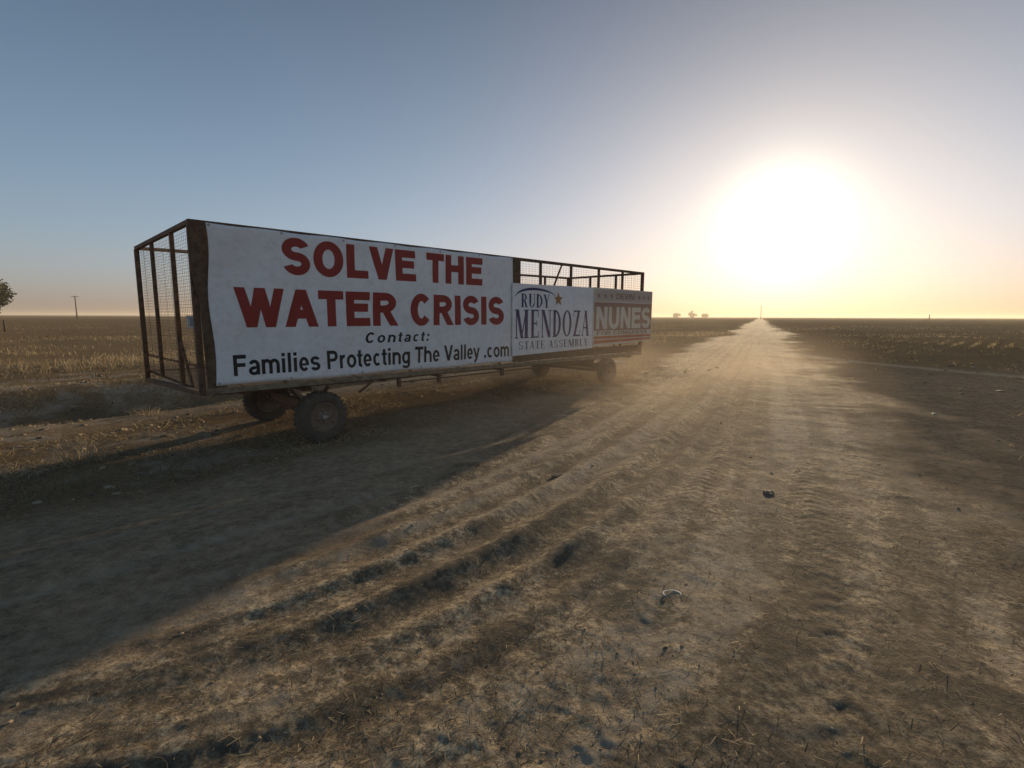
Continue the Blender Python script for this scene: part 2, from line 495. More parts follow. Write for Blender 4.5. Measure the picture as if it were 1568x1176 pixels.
def height(x, y, spacing=None):
    """ground level; octaves finer than the mesh spacing are left out"""
    road, packed, dust, dark, s, o, a, b = zones(x, y)
    if spacing is None: spacing = np.full_like(x, 0.02)
    z = np.zeros_like(x)
    g = -0.17 + (np.clip(s, 0, 14) - 1.7) * 0.25 / 8.1
    z += g * sst(-9, -5, o) * (1 - sst(0.9, 3.2, o)) * sst(-9, -4, s) * (1 - sst(12, 18, s))
    z += -0.35 * np.exp(-((o + 6.9) / 0.9) ** 2) * (1 - sst(14, 22, s)) + 0.22 * np.exp(-((o + 8.6) / 1.0) ** 2) * (1 - sst(14, 22, s))
    # low spoil bank on the right
    bank = sst(10.5, 12.5, a) * (1 - sst(13.5, 16, a)) * sst(15, 20, b) * (1 - sst(34, 44, b))
    z += 0.40 * bank * (1 + 0.8 * vnoise(x * .5, y * .5, 39))
    rough = 0.30 + 0.9 * road + 1.3 * sst(-9, -5, -np.abs(o + 11)) * (1 - sst(16, 24, s))
    rough = rough * (1 - 0.40 * packed) + 0.9 * sst(-4.3, -3.6, o) * (1 - sst(0.3, 1.4, o)) * (s < 13)
    z += -0.03 * np.exp(-(((x - 0.35) / 0.42) ** 2 + ((y - 3.75) / 0.30) ** 2))
    far = 1 - sst(60, 400, np.hypot(x, y))
    for wl_, amp, sd in ((6.0, 0.08, 21), (2.3, 0.05, 22), (0.9, 0.012, 23), (0.40, 0.007, 24), (0.19, 0.005, 25), (0.09, 0.0045, 26), (0.045, 0.0055, 27), (0.022, 0.0055, 28)):
        k = np.clip((wl_ / np.maximum(spacing, 1e-4) - 2.0) / 2.0, 0, 1)
        if sd >= 23:
            nn = vnoise(a / wl_ * 0.8 + 0.3 * sd, b / wl_ * 1.15 + vnoise(x / wl_ * .5, y / wl_ * .5, sd + 9), sd)
            nn = np.where(nn > 0, nn, nn * 0.8) 
            z += nn * amp * rough * k * far * (1 + 1.3 * sst(4, 11, np.hypot(x, y)) * road)
        else:
            z += vnoise(x / wl_, y / wl_, sd) * amp * (0.35 + 0.65 * (1 - packed)) * far
    q_ = a + 6 / (np.clip(b, -0.3, 400) + 1.3)
    lw = road * (1 - sst(-1.2, 0.6, a + 0.12 * b * 0)) * (1 - sst(30, 60, b))
    for w_, am, sd in ((0.42, 0.036, 41), (0.19, 0.020, 42), (0.08, 0.007, 43)):
        kk_ = np.clip((w_ / np.maximum(spacing, 1e-4) - 2.0) / 2.0, 0, 1)
        z += am * vnoise(q_ / w_ + 0.25 * vnoise(b * .5, q_, 44), b * 0.11, sd) * kk_ * (0.40 + 0.70 * lw) * road
    z += (0.022 * vnoise(o / 0.35, s * 0.35, 45) + 0.010 * vnoise(o / 0.12, s * 0.7, 46) * (spacing < 0.05)) * packed
    for w_, am, sd in ((0.36, 0.036, 47), (0.16, 0.018, 48)):
        kk_ = np.clip((w_ / np.maximum(spacing, 1e-4) - 2.0) / 2.0, 0, 1)
        z += am * vnoise(a / w_ + 0.3 * vnoise(b * .3, a, 49), b * 0.12, sd) * kk_ * sst(-1.4, 0.2, a) * road
    # wheel ruts: two sweeping off to the left, two running down the road, bar-tread prints
    c1 = -1.3 - 6 / (np.clip(b, -0.3, 400) + 1.3); c2 = c1 + 0.45; c3 = c1 - 0.75
    fade = sst(1.2, 3.5, b) * (1 - sst(35, 70, b)) * 0.8
    for cc, wd, dp in ((c1, 0.16, 0.042), (c2, 0.14, 0.046), (c3, 0.15, 0.040), (c1 + 0.9, 0.14, 0.040), (c1 + 1.35, 0.13, 0.034), (c1 - 0.4, 0.10, 0.022)):
        z += (-dp * rut(a, b, cc, wd) + 0.6 * dp * (rut(a, b, cc - 0.24, 0.09) + rut(a, b, cc + 0.24, 0.09))) * fade
    for ac in (-0.55, 1.55, 0.35):
        acn = ac + 0.25 * np.sin(b * 0.11 + ac)
        tread = 0.5 + 0.5 * np.sin(b * 2 * math.pi / 0.16 + 2.5 * np.abs(a - acn) * 14)
        kk = np.clip((0.16 / np.maximum(spacing, 1e-4) - 2) / 2, 0, 1)
        brk = np.clip(vnoise(b * 0.45, a * 0 + ac, 55) * 2 + 0.5, 0, 1)
        z += (-0.015 - 0.009 * tread * kk * brk) * rut(a, b, acn, 0.17) * road * (0.4 + brk * 0.6)
    for oc in (2.2, 3.15):
        z += -0.03 * np.exp(-((o - oc - 0.004 * (s - 3) ** 2) / 0.12) ** 2) * packed
    # settle flat under the tyres
    for ws, wz in ((1.7, -0.17), (9.8, 0.08)):
        for wo_ in (-0.12, -2.55):
            q = np.exp(-(((s - ws) ** 2 + (o - wo_) ** 2) / 0.35 ** 2))
            z = z * (1 - q) + wz * q
    return z


# ------------------------------------------------------------------ ground sheet (one polar sheet, finest near the road)
def build_ground():
    rr = [0.05, 0.4, 0.8, 1.1]
    r = 1.3
    while r < 60:
        rr.append(r); r *= 1.0058
    while r < 300:
        rr.append(r); r *= 1.02
    while r < 9000:
        rr.append(r); r *= 1.12
    rr = np.array(rr)
    th = np.concatenate([np.linspace(-60, 62, 640, endpoint=False), np.linspace(62, 300, 90, endpoint=False)])
    th = np.radians(th)
    RR, TT = np.meshgrid(rr, th, indexing='ij')
    # the rings are centred a little in front of the origin's foot; plain world positions from here on
    X = RR * np.sin(TT); Y = RR * np.cos(TT)
    sp = np.maximum(np.gradient(rr)[:, None] * np.ones_like(TT), RR * 0.0034)
    wide = (TT > R(62))
    sp = np.where(wide, RR * 0.05, sp)
    x, y, spf = X.ravel(), Y.ravel(), sp.ravel()
    z = height(x, y, spf)
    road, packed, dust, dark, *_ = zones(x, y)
    road = road * 1.0
    nR, nT = RR.shape
    i = np.arange(nR - 1)[:, None]; j = np.arange(nT)[None, :]; j2 = (j + 1) % nT
    F = np.stack([i * nT + j, i * nT + j2, (i + 1) * nT + j2, (i + 1) * nT + j], -1).reshape(-1, 4)[:, ::-1]
    V = np.stack([x, y, z], -1)
    # close the centre
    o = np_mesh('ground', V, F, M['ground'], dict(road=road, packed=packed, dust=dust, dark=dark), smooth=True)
    tag(o, 'dry brown dirt ground with a rutted track running to the horizon', kind='structure')
    return o


build_ground()


# ------------------------------------------------------------------ clods and straw (nobody could count them)
def polar_scatter(n, r0, r1, t0, t1, power=1.0):
    u = rng.random(n)
    r = r0 * (r1 / r0) ** (u ** power)
    t = np.radians(t0 + (t1 - t0) * rng.random(n))
    return r * np.sin(t), r * np.cos(t), r


ICO_V = None


def ico():
    global ICO_V
    bm = bmesh.new(); bmesh.ops.create_icosphere(bm, subdivisions=1, radius=1.0)
    v = np.array([p.co[:] for p in bm.verts]); f = np.array([[q.index for q in p.verts] for p in bm.faces])
    bm.free(); return v, f


def make_clods():
    iv, jf = ico()
    x, y, r = polar_scatter(14000, 1.4, 32, -52, 52)
    road, packed, dust, dark, s, o, a, b = zones(x, y)
    vz = (1 - sst(0.0, 0.8, o)) * sst(-20, -16, o) * (1 - sst(16, 24, s)); vr = sst(2.6, 6, a) * (1 - sst(18, 24, a)) * (b > 8)
    keep = rng.random(len(x)) < np.clip(0.22 - 0.12 * road + 0.95 * vz + 0.9 * vr, 0, 1) * (1 - 0.4 * packed)
    cl = vnoise(x * 1.1, y * 1.1, 71) + 0.5
    keep &= rng.random(len(x)) < (0.15 + 1.2 * cl ** 2)
    x, y, r = x[keep], y[keep], r[keep]; n = len(x); big = 1 + 2.2 * (vz + vr)[keep]
    size = big * (0.003 + 0.010 * rng.random(n) ** 4) * (0.8 + r * 0.05)
    z = height(x, y) + size * 0.02
    d = iv[None] * (1 + 0.35 * (rng.random((n, len(iv), 1)) - 0.5) * 2)
    sc3 = np.stack([1 + 0.6 * rng.random(n), 1 + 0.6 * rng.random(n), 0.45 + 0.35 * rng.random(n)], -1)[:, None, :]
    an = rng.random(n) * 6.28; c, sn = np.cos(an)[:, None], np.sin(an)[:, None]
    P = d * sc3 * size[:, None, None]
    P = np.stack([P[..., 0] * c - P[..., 1] * sn, P[..., 0] * sn + P[..., 1] * c, P[..., 2]], -1)
    P += np.stack([x, y, z], -1)[:, None, :]
    F = (jf[None] + (np.arange(n) * len(iv))[:, None, None]).reshape(-1, 3)
    tone = np.repeat(rng.random(n), len(iv))
    ob = np_mesh('dirt_clods', P.reshape(-1, 3), F, M['clod'], dict(tone=tone))
    tag(ob, 'small dry clods of earth scattered over the track', 'clods', kind='stuff')


def blades(name, x, y, z, length, width, lean, azim, tone, mat, curve=0.0):
    """flat ribbons of 2 quads; lean is the angle from the vertical"""
    n = len(x)
    dx, dy = np.cos(azim), np.sin(azim)
    t = np.stack([np.sin(lean) * dx, np.sin(lean) * dy, np.cos(lean)], -1)
    pa = rng.random(n) * 6.28
    sd = np.stack([-dy, dx, np.zeros(n)], -1)
    alt = np.stack([np.cos(pa), np.sin(pa), np.zeros(n)], -1)
    sd = np.where((lean > 1.2)[:, None], sd, alt)
    p0 = np.stack([x, y, z], -1)
    l2 = length[:, None]
    m = p0 + t * l2 * 0.5
    e = p0 + t * l2 + np.stack([dx, dy, -0.6 * np.ones(n)], -1) * (curve * length)[:, None]
    w = (width / 2)[:, None]
    V = np.stack([p0 - sd * w, p0 + sd * w, m - sd * w, m + sd * w, e - sd * w * .4, e + sd * w * .4], 1)
    base = (np.arange(n) * 6)[:, None, None]
    F = (np.array([[0, 1, 3, 2], [2, 3, 5, 4]])[None] + base).reshape(-1, 4)
    return np_mesh(name, V.reshape(-1, 3), F, mat, dict(tone=np.repeat(tone, 6)))


def make_straw():
    x, y, r = polar_scatter(34000, 1.3, 45, -52, 52)
    road, packed, dust, dark, s, o, a, b = zones(x, y)
    cl = np.clip(vnoise(x * 0.8 + 9, y * 0.8, 81) * 1.6 + vnoise(x * 3, y * 3, 82) + 0.45, 0, 1)
    keep = rng.random(len(x)) < (0.03 + 0.97 * road * cl) * (1 - 0.8 * packed)
    x, y, r = x[keep], y[keep], r[keep]; n = len(x)
    L = (0.015 + 0.055 * rng.random(n) ** 2) * (1 + r * 0.05)
    W = (0.0020 + 0.0025 * rng.random(n)) * (1 + r * 0.10)
    lean = 1.25 + 0.33 * rng.random(n)
    ob = blades('straw_litter', x, y, height(x, y) + 0.006, L, W, lean, rng.random(n) * 6.28, rng.random(n) ** 1.3, M['straw'], 0.0)
    tag(ob, 'trampled dry straw lying on the rutted track', 'straw', kind='stuff')


def make_stubble():
    # rows of cut stalks on both sides, thinning into the ground colour with distance
    x, y, r = polar_scatter(300000, 12, 140, -58, 58, 1.15)
    road, packed, dust, dark, s, o, a, b = zones(x, y)
    row = np.round(o / 0.9) * 0.9
    near = r < 60
    rowd = row - o
    pull = np.where(near, 0.75, 0.2)
    x = x + NV[0] * rowd * pull; y = y + NV[1] * rowd * pull
    left = sst(-15.5, -12.5, -(-o)) * 0
    lf = 1 - sst(-15.5, -12.5, o + 1.5 * vnoise(x * .3, y * .3, 91))
    rf = sst(14, 18, a + 2 * vnoise(x * .3, y * .3, 92)) * sst(18, 26, b)
    mid = (sst(4.0, 9.0, a) + sst(4.5, 8, -a) * (o > -14)) * sst(28, 45, b) * 0.6
    p = np.clip(np.maximum(np.maximum(lf * (o < -11), rf), mid), 0, 1) * (1 - road) * (1 - packed)
    cl = np.clip(vnoise(x * 0.25, y * 0.25, 93) * 2.5 + 0.5, 0.05, 1)
    edge = np.exp(-((o + 16.5) / 3.0) ** 2)
    keep = rng.random(len(x)) < p * (cl + 0.5 * edge) * (1 - 0.7 * sst(35, 90, r))
    edge = edge[keep]
    x, y, r = x[keep], y[keep], r[keep]; n = len(x)
    L = (0.08 + 0.20 * rng.random(n))
    W = (0.006 + 0.010 * rng.random(n)) * (1 + r * 0.025)
    lean = np.abs(rng.normal(0, 0.85, n))
    tone = np.clip(rng.random(n) ** 1.5 * 0.8 + vnoise(x * .12, y * .12, 94) * 1.0 + 0.15 + 0.4 * edge, 0, 1)
    ob = blades('field_stubble', x, y, height(x, y, np.full(n, 0.3)) - 0.02, L, W, lean, rng.random(n) * 6.28, tone, M['stubble'], 0.15)
    tag(ob, 'pale cut stubble covering the flat fields on both sides', 'stubble', kind='stuff')


def make_verge():
    x, y, r = polar_scatter(120000, 4, 60, -56, 56, 0.9)
    road, packed, dust, dark, s, o, a, b = zones(x, y)
    w1 = sst(-3.9, -3.2, o) * (1 - sst(0.0, 0.7, o + vnoise(x * .6, y * .6, 12) * 1.5)) * (s < 14)      # strip the trailer stands on
    w2 = (1 - sst(-8.2, -7.4, o)) * sst(-17, -13, o)
    w3 = sst(9.5, 11, a + vnoise(x * .3, y * .3, 13) * 2) * (1 - sst(15, 20, a)) * sst(14, 18, b) * (1 - sst(50, 60, b))
    w4 = sst(3.0, 3.8, np.abs(a + 0.3)) * (1 - sst(6, 9, np.abs(a))) * sst(17, 24, b)
    cl = np.clip(vnoise(x * 0.7, y * 0.7, 14) * 2.6 + vnoise(x * 2.5, y * 2.5, 15) * 1.2 + 0.28, 0, 1)
    p = np.clip(w1 * 0.45 + w2 * 0.8 + w3 + 0.7 * w4, 0, 1) * cl * (1 - packed) * (1 - road * .95)
    keep = rng.random(len(x)) < p
    x, y, r, o_ = x[keep], y[keep], r[keep], o[keep]; n = len(x)
    L = (0.06 + 0.20 * rng.random(n) ** 1.4)
    W = (0.004 + 0.006 * rng.random(n)) * (1 + r * 0.03)
    lean = np.abs(rng.normal(0.35, 0.5, n))
    tone = np.clip(rng.random(n) * 0.8 + vnoise(x * .5, y * .5, 16) * 1.1 + 0.15, 0, 1)
    ob = blades('dry_weeds', x, y, height(x, y, np.full(n, 0.1)) - 0.01, L, W, lean, rng.random(n) * 6.28, tone, M['weed'], 0.25)
    tag(ob, 'low dark dry weeds along the verges and round the trailer', 'weeds', kind='stuff')


make_clods(); make_straw(); make_stubble(); make_verge()


def make_mats():
    # flattened straw lying in patches along the verge
    x, y, r = polar_scatter(150000, 4.5, 40, -56, 56, 1.0)
    road, packed, dust, dark, s, o, a, b = zones(x, y)
    vz = (1 - sst(0.0, 0.8, o)) * sst(-19, -15, o) * (1 - sst(18, 26, s)) * (1 - 0.8 * np.exp(-((o + 5.0) / 0.6) ** 2))
    vr = sst(2.8, 8, a) * (1 - sst(18, 26, a)) * (b > 9) * 0.8
    cl = vnoise(s * 0.55, o * 1.6, 17) + 0.6 * vnoise(x * 2.3, y * 2.3, 18)
    keep = rng.random(len(x)) < (vz + vr) * sst(0.02, 0.35, cl)
    x, y, r = x[keep], y[keep], r[keep]; n = len(x); cl = cl[keep]
    L = 0.05 + 0.14 * rng.random(n) ** 1.5
    W = (0.004 + 0.006 * rng.random(n)) * (1 + r * 0.04)
    lean = 0.75 + 0.75 * rng.random(n)
    tone = np.clip(0.15 + 0.85 * rng.random(n) + 0.5 * vnoise(x * 1.3, y * 1.3, 19), 0, 1)
    ob = blades('straw_mats', x, y, height(x, y, np.full(n, 0.06)), L, W, lean, rng.random(n) * 6.28, tone, M['stubble'], 0.2)
    tag(ob, 'flattened pale straw in patches on the verge behind and beside the wagon', 'straw', kind='stuff')


make_mats()


def zg(x, y, spacing=0.05):
    return float(height(np.array([x], float), np.array([y], float), np.array([spacing]))[0])


def tuft(x, y, h, n, label, spread=0.25):
    az = rng.random(n) * 6.28; rr_ = spread * 0.5 * rng.random(n) ** 0.7
    px, py = rr_ * np.cos(az), rr_ * np.sin(az)
    ln = h * (0.5 + 0.5 * rng.random(n)); lean = 0.15 + 0.7 * rng.random(n)
    ob = blades('grass_tuft', px, py, np.full(n, -0.02), ln, 0.005 + 0.006 * rng.random(n), lean, az + rng.normal(0, .5, n), 0.45 + 0.55 * rng.random(n), M['straw'], 0.35)
    ob.location = (x, y, zg(x, y))
    tag(ob, label, 'grass tuft', 'pale dry grass tufts on the verge left of the trailer')


tuft(-6.35, 7.35, 0.42, 150, 'tallest pale dry grass tuft, on the verge left of the front wheels', 0.5)
tuft(-6.6, 6.5, 0.16, 90, 'low flattened straw tuft near the left edge, below the tallest tuft', 0.9)
tuft(-5.2, 7.6, 0.24, 80, 'short pale tuft just left of the far front wheel', 0.5)
tuft(-7.9, 10.9, 0.3, 80, 'dry tuft on the bank behind the farm track, left of the trailer end', 0.6)


# ------------------------------------------------------------------ the mesh-sided wagon
ROT = math.atan2(DV[1], DV[0])
wagon = empty('cotton_wagon', (NC[0], NC[1], 0), ROT)
tag(wagon, 'long rusty open-topped wagon with wire mesh sides parked on the dirt verge', 'trailer')
LEN, TOP, BOT = 11.35, 3.17, 0.86


def wf(s): return 3.95 - 1.12 * s / LEN     # the body is wider at its near end


def part(name, mb, mat, parent=None, **k):
    o = mb.build(name, M[mat], parent or wagon)
    if k: tag(o, **k)
    return o


m = MB(); m.bar((-0.03, 0.035, TOP - 0.03), (LEN + 0.03, 0.035, TOP - 0.03), 0.07, 0.06); part('top_rail', m, 'rust')
m = MB(); m.bar((-0.03, wf(0) - 0.035, TOP - 0.03), (LEN + 0.03, wf(LEN) - 0.035, TOP - 0.03), 0.07, 0.06); part('top_rail', m, 'rust')
m = MB(); m.bar((0, 0.072, TOP - 0.032), (0, wf(0) - 0.072, TOP - 0.032), 0.06, 0.06); part('top_rail', m, 'rust')
m = MB(); m.bar((LEN, 0.072, TOP - 0.032), (LEN, wf(LEN) - 0.072, TOP - 0.032), 0.06, 0.06); part('top_rail', m, 'rust')
m = MB(); m.bar((0.03, 0.03, BOT - 0.03), (LEN, 0.03, BOT - 0.03), 0.08, 0.05); m.bar((0.03, -0.016, BOT - 0.015), (LEN, -0.016, BOT - 0.015), 0.012, 0.085); part('bottom_rail', m, 'rust_pale', label='pale lower rail under the signs')
m = MB(); m.bar((0.03, wf(0) - .03, BOT - 0.03), (LEN, wf(LEN) - .03, BOT - 0.03), 0.08, 0.06); part('bottom_rail', m, 'rust')
m = MB(); m.bar((0.0, 0.0, BOT - 0.034), (0.0, wf(0), BOT - 0.20), 0.08, 0.07); part('bottom_rail', m, 'rust')
m = MB(); m.bar((LEN, 0.0, BOT - 0.034), (LEN, wf(LEN), BOT - 0.034), 0.08, 0.07); part('bottom_rail', m, 'rust')
# side posts
for k, s in enumerate([0, 1.13, 2.27, 3.4, 4.54, 5.67, 6.97, 8.08, 9.22, 10.32, LEN]):
    t = 0.075 if k in (0, 10) else 0.05
    m = MB(); m.box(-t / 2, t / 2, -t / 2, t / 2, BOT - 0.05, TOP - 0.061)
    o = part('side_post', m, 'rust'); o.location = (s, 0.045, 0)
    m = MB(); m.box(-t / 2, t / 2, -t / 2, t / 2, BOT - (0.2 if k == 0 else 0.05), TOP - 0.061)
    o2 = part('side_post', m, 'rust'); o2.location = (s, wf(s) - 0.045, 0)
for w_ in (1.12, 2.55):
    m = MB(); m.bar((0, w_, BOT - 0.02), (0.0, w_, TOP - 0.063), 0.055, 0.06, up=(0, 1, 0)); part('end_post', m, 'rust')
for w_ in (0.95, 1.9):
    m = MB(); m.bar((LEN, w_, BOT - 0.02), (LEN, w_, TOP - 0.063), 0.05, 0.06, up=(0, 1, 0)); part('end_post', m, 'rust')
# stray brace in the top opening, slightly bent
m = MB(); m.tube([(7.74, 0.06, TOP - 0.06), (7.58, 0.05, 2.85), (7.38, 0.04, 2.5), (7.0, 0.05, 1.9)], 0.024, 8); part('brace', m, 'rust')
m = MB(); m.bar((0.03, wf(0) - .05, 1.15), (0.9, wf(0) - .14, BOT), 0.05); part('brace', m, 'rust')
m = MB(); m.bar((0.005, 1.12, 1.55), (0.0, 0.55, 0.88), 0.035); part('brace', m, 'rust')


# wire mesh
def wiremesh(p0, p1, z0, z1, dx, dz, th):
    p0, p1 = Vector(p0), Vector(p1)
    m_ = MB(); L_ = (p1 - p0).length; n_ = int(L_ / dx); t_ = (p1 - p0).normalized()
    nrm = Vector((t_.y, -t_.x, 0))
    def tri(a, b, r):
        ax = (b - a).normalized(); u = nrm; v = ax.cross(u)
        vs = [p + (u * math.cos(q) + v * math.sin(q)) * r for p in (a, b) for q in (0.5, 2.6, 4.7)]
        m_.add(vs, [(0, 1, 4, 3), (1, 2, 5, 4), (2, 0, 3, 5)])
    for i in range(1, n_):
        q = p0 + t_ * (L_ * i / n_)
        tri(Vector((q.x, q.y, z0)), Vector((q.x, q.y, z1)), th)
    k_ = int((z1 - z0) / dz)
    for j in range(1, k_):
        z = z0 + (z1 - z0) * j / k_
        tri(Vector((p0.x, p0.y, z)), Vector((p1.x, p1.y, z)), th)
    return m_


for p0, p1 in (((0, 0.085, 0), (LEN, 0.085, 0)), ((0, wf(0) - .085, 0), (LEN, wf(LEN) - .085, 0)),
               ((0.04, .08, 0), (0.04, wf(0) - .08, 0)), ((LEN - .04, .08, 0), (LEN - .04, wf(LEN) - .08, 0))):
    o = part('wire_mesh', wiremesh(p0, p1, BOT, TOP - .06, 0.10, 0.05, 0.0022), 'wire', kind='stuff')
# brown boards the banner edges are nailed to
m = MB()
m.add([(0.035, -0.012, 2.05), (0.06, -0.012, BOT + .02), (0.30, -0.012, BOT + .02), (0.30, -0.012, TOP - .065), (-0.03, -0.012, TOP - .065), (-0.03, -0.012, 2.4),
       (0.035, 0.006, 2.05), (0.06, 0.006, BOT + .02), (0.30, 0.006, BOT + .02), (0.30, 0.006, TOP - .065), (-0.03, 0.006, TOP - .065), (-0.03, 0.006, 2.4)],
      [(0, 1, 2, 3, 4, 5), (11, 10, 9, 8, 7, 6), (0, 6, 7, 1), (1, 7, 8, 2), (2, 8, 9, 3), (3, 9, 10, 4), (4, 10, 11, 5), (5, 11, 6, 0)])
part('side_board', m, 'brown_board')
m = MB(); m.box(5.85, 6.26, -0.014, 0.006, 0.95, TOP - .064); part('side_board', m, 'brown_board')
m = MB(); m.box(6.0, 11.3, -0.012, 0.004, 0.90, 1.10); part('side_board', m, 'brown_board')
# plank floor
for k in range(38):
    s0 = 0.06 + k * 0.296
    m = MB(); dzr = random.uniform(-0.004, 0.004)
    m.box(-0.142, 0.142, 0.075, wf(s0 + .14) - 0.075, 0.80 + dzr, 0.84 + dzr)
    o = part('floor_plank', m, 'board'); o.location = (s0 + 0.142, 0, 0)
# running gear
for w_ in (0.75, 2.1):
    m = MB(); m.bar((0.3, w_, 0.74), (LEN - 0.1, w_ * 0.98, 0.74), 0.09, 0.115); part('chassis_beam', m, 'rust')
for s in (0.6, 2.9, 4.05, 5.75, 8.6, 10.9):
    m = MB(); m.bar((s, 0.075, 0.765), (s, wf(s) - .075, 0.765), 0.07, 0.06); part('cross_member', m, 'rust')
for s in (3.15, 4.05, 5.75):
    m = MB(); m.box(s - 0.03, s + 0.03, 0.01, 0.07, 0.62, 0.798); part('stake_pocket', m, 'rust')
m = MB(); m.tube([(2.35, 0.03, 0.60), (2.62, 0.03, 0.77)], 0.02, 6); part('brace', m, 'rust')
m = MB(); m.tube([(3.1, 0.04, 0.70), (7.0, 0.04, 0.72), (9.0, 0.04, 0.78)], 0.014, 6); part('truss_rod', m, 'rust')


def axle_set(s, zc, far_w, steer):
    m = MB(); m.tube([(s, -0.02, zc), (s, far_w + 0.02, zc)], 0.045, 10); part('axle', m, 'rust')
    m = MB(); m.bar((s, 0.45, zc + 0.13), (s, far_w - 0.45, zc + 0.13), 0.12, 0.14); part('bolster', m, 'rust')
    m = MB(); m.bar((s, 0.6, 0.66), (s, far_w - 0.6, 0.66), 0.14, 0.06); part('bolster', m, 'rust')
    for w_ in (0.5, far_w - 0.5):
        for a_, b_ in ((-0.32, -0.01), (0.32, 0.01)):
            m = MB(); m.bar((s + a_, w_, 0.69), (s + b_, w_, zc + 0.03), 0.05); part('axle_brace', m, 'rust')
    m = MB(); m.bar((s - 0.35, 0.16, 0.70), (s - 0.02, 0.30, zc + 0.06), 0.035); part('axle_brace', m, 'rust_pale')
    m = MB(); m.bar((s - 0.02, 0.32, zc + 0.04), (s + 0.02, 0.34, 0.70), 0.03)
    part('axle_brace', m, 'rust_pale')


axle_set(1.70, 0.25, 2.68, True)
axle_set(9.80, 0.42, 2.68, False)


def make_wheel():
    w = empty('wheel', (0, 0, 0), 0, wagon)
    r, hw = 0.42, 0.125
    m = MB()
    m.lathe_y([(0.235, -hw + .03), (0.25, -hw + .01), (0.30, -hw - 0.004), (0.345, -hw - 0.008), (0.385, -hw + 0.008), (0.41, -hw + 0.035), (r, -hw + 0.06), (r, -0.012), (r - .012, -0.008), (r - .012, .008), (r, 0.012),
               (r, hw - 0.06), (0.41, hw - 0.035), (0.385, hw - .008), (0.345, hw + .008), (0.30, hw + .004), (0.25, hw - .01), (0.235, hw - .03)], 48)
    for k in range(32):       # shoulder lugs of the tread
        a = 2 * math.pi * k / 32
        for sd in (-1, 1):
            rot = Matrix.Rotation(-a, 4, 'Y')
            q = MB(); q.box(r - 0.03, r + 0.008, min(sd * .035, sd * .11), max(sd * .035, sd * .11), -0.014, 0.014)
            m.add([rot @ Vector(v) for v in q.v], q.f)
    m.build('tyre', M['tyre'], w)
    m = MB()
    m.lathe_y([(0.24, -hw + 0.02), (0.245, -hw + 0.004), (0.225, -hw + 0.012), (0.205, -hw + 0.05), (0.12, -hw + 0.075), (0.10, -hw + 0.055), (0.06, -hw + 0.05), (0.001, -hw + 0.05)], 32)
    m.lathe_y([(0.24, hw - 0.02), (0.245, hw - 0.004), (0.20, hw - 0.05), (0.001, hw - 0.07)], 32)
    m.build('rim', M['rim'], w)
    m = MB(); m.lathe_y([(0.055, -hw + 0.05), (0.05, -hw + 0.0), (0.035, -hw - 0.02), (0.001, -hw - 0.024)], 16)
    m.build('hub_cap', M['hub'], w)
    m = MB()
    for k in range(6):
        a = 2 * math.pi * k / 6
        q = MB(); q.lathe_y([(0.013, 0.02), (0.013, -0.012), (0.001, -0.014)], 6, smooth=False)
        m.add([Vector(v) + Vector((0.085 * math.cos(a), -hw + 0.05, 0.085 * math.sin(a))) for v in q.v], q.f)
    tag(m.build('wheel_nuts', M['hub'], w), kind='stuff')
    return w


wh = make_wheel()
spots = [(1.70, 0.12, 0.25, 0.05), (1.70, 2.55, 0.25, math.pi), (9.80, 0.12, 0.42, 0), (9.80, 2.55, 0.42, math.pi)]
for i, (s, w_, z, rz) in enumerate(spots):
    o = wh if i == 0 else copy_tree(wh, wagon)
    o.location = (s, w_, z); o.rotation_euler = (0, 0, rz)
    if i > 1: o.scale = (0.8, 0.9, 0.8)      # the rear pair is smaller
# tow bar beyond the far axle
m = MB()
m.bar((9.9, 0.9, 0.45), (12.2, 1.35, 0.42), 0.08, 0.09); m.bar((9.9, 1.8, 0.45), (12.2, 1.35, 0.42), 0.08, 0.09)
m.bar((12.15, 1.35, 0.42), (12.7, 1.35, 0.40), 0.07, 0.07)
part('tow_bar', m, 'hub', label='pale tow bar sticking out beyond the rear wheels')  # pale metal puts the light the bar catches into its colour


# ------------------------------------------------------------------ banner and signs
def wrinkle(s, z):
    """how far the cloth stands off its frame"""
    e = math.sin(math.pi * min(max((s - .15) / 5.85, 0), 1)) * math.sin(math.pi * min(max((z - .9) / 2.25, 0), 1))
    v = 0.028 * math.sin(1.9 * s + 0.6 * z) * e + 0.008 * math.sin(5.1 * s - 2.3 * z + 1)
    d = (s - .15) * 0.75 + (3.15 - z)          # fan of creases hung from the near top corner
    v += 0.022 * math.sin(d * 5.2) * math.exp(-d * 0.55)
    v += 0.006 * math.sin(7 * z + 1.3 * s) * e
    return max(v, -0.012)


def arc_pts(q, cx_, cy_, rx, ry, a0, a1, wx, wy, n=16):
    for k in range(n):
        p = []
        for a, inn in ((a0 + (a1 - a0) * k / n, 0), (a0 + (a1 - a0) * (k + 1) / n, 0), (a0 + (a1 - a0) * (k + 1) / n, 1), (a0 + (a1 - a0) * k / n, 1)):
            a = math.radians(a)
            p.append((cx_ + (rx - inn * wx) * math.cos(a), cy_ + (ry - inn * wy) * math.sin(a)))
        q.append(p)


SANS_W = dict(zip('SOLVETHWARCIFDNUGP', (.93, 1.09, .85, .93, .93, .85, 1.0, 1.32, 1.0, 1.0, 1.0, .39, .85, 1.0, 1.0, 1.0, 1.09, .93)))
SANS_W.update(dict(a=.78, b=.85, c=.76, e=.78, g=.85, h=.85, i=.39, l=.39, m=1.24, n=.85, o=.85, r=.54, s=.78, t=.46, y=.78))
SANS_W.update({' ': .40, '.': .39, ':': .46})


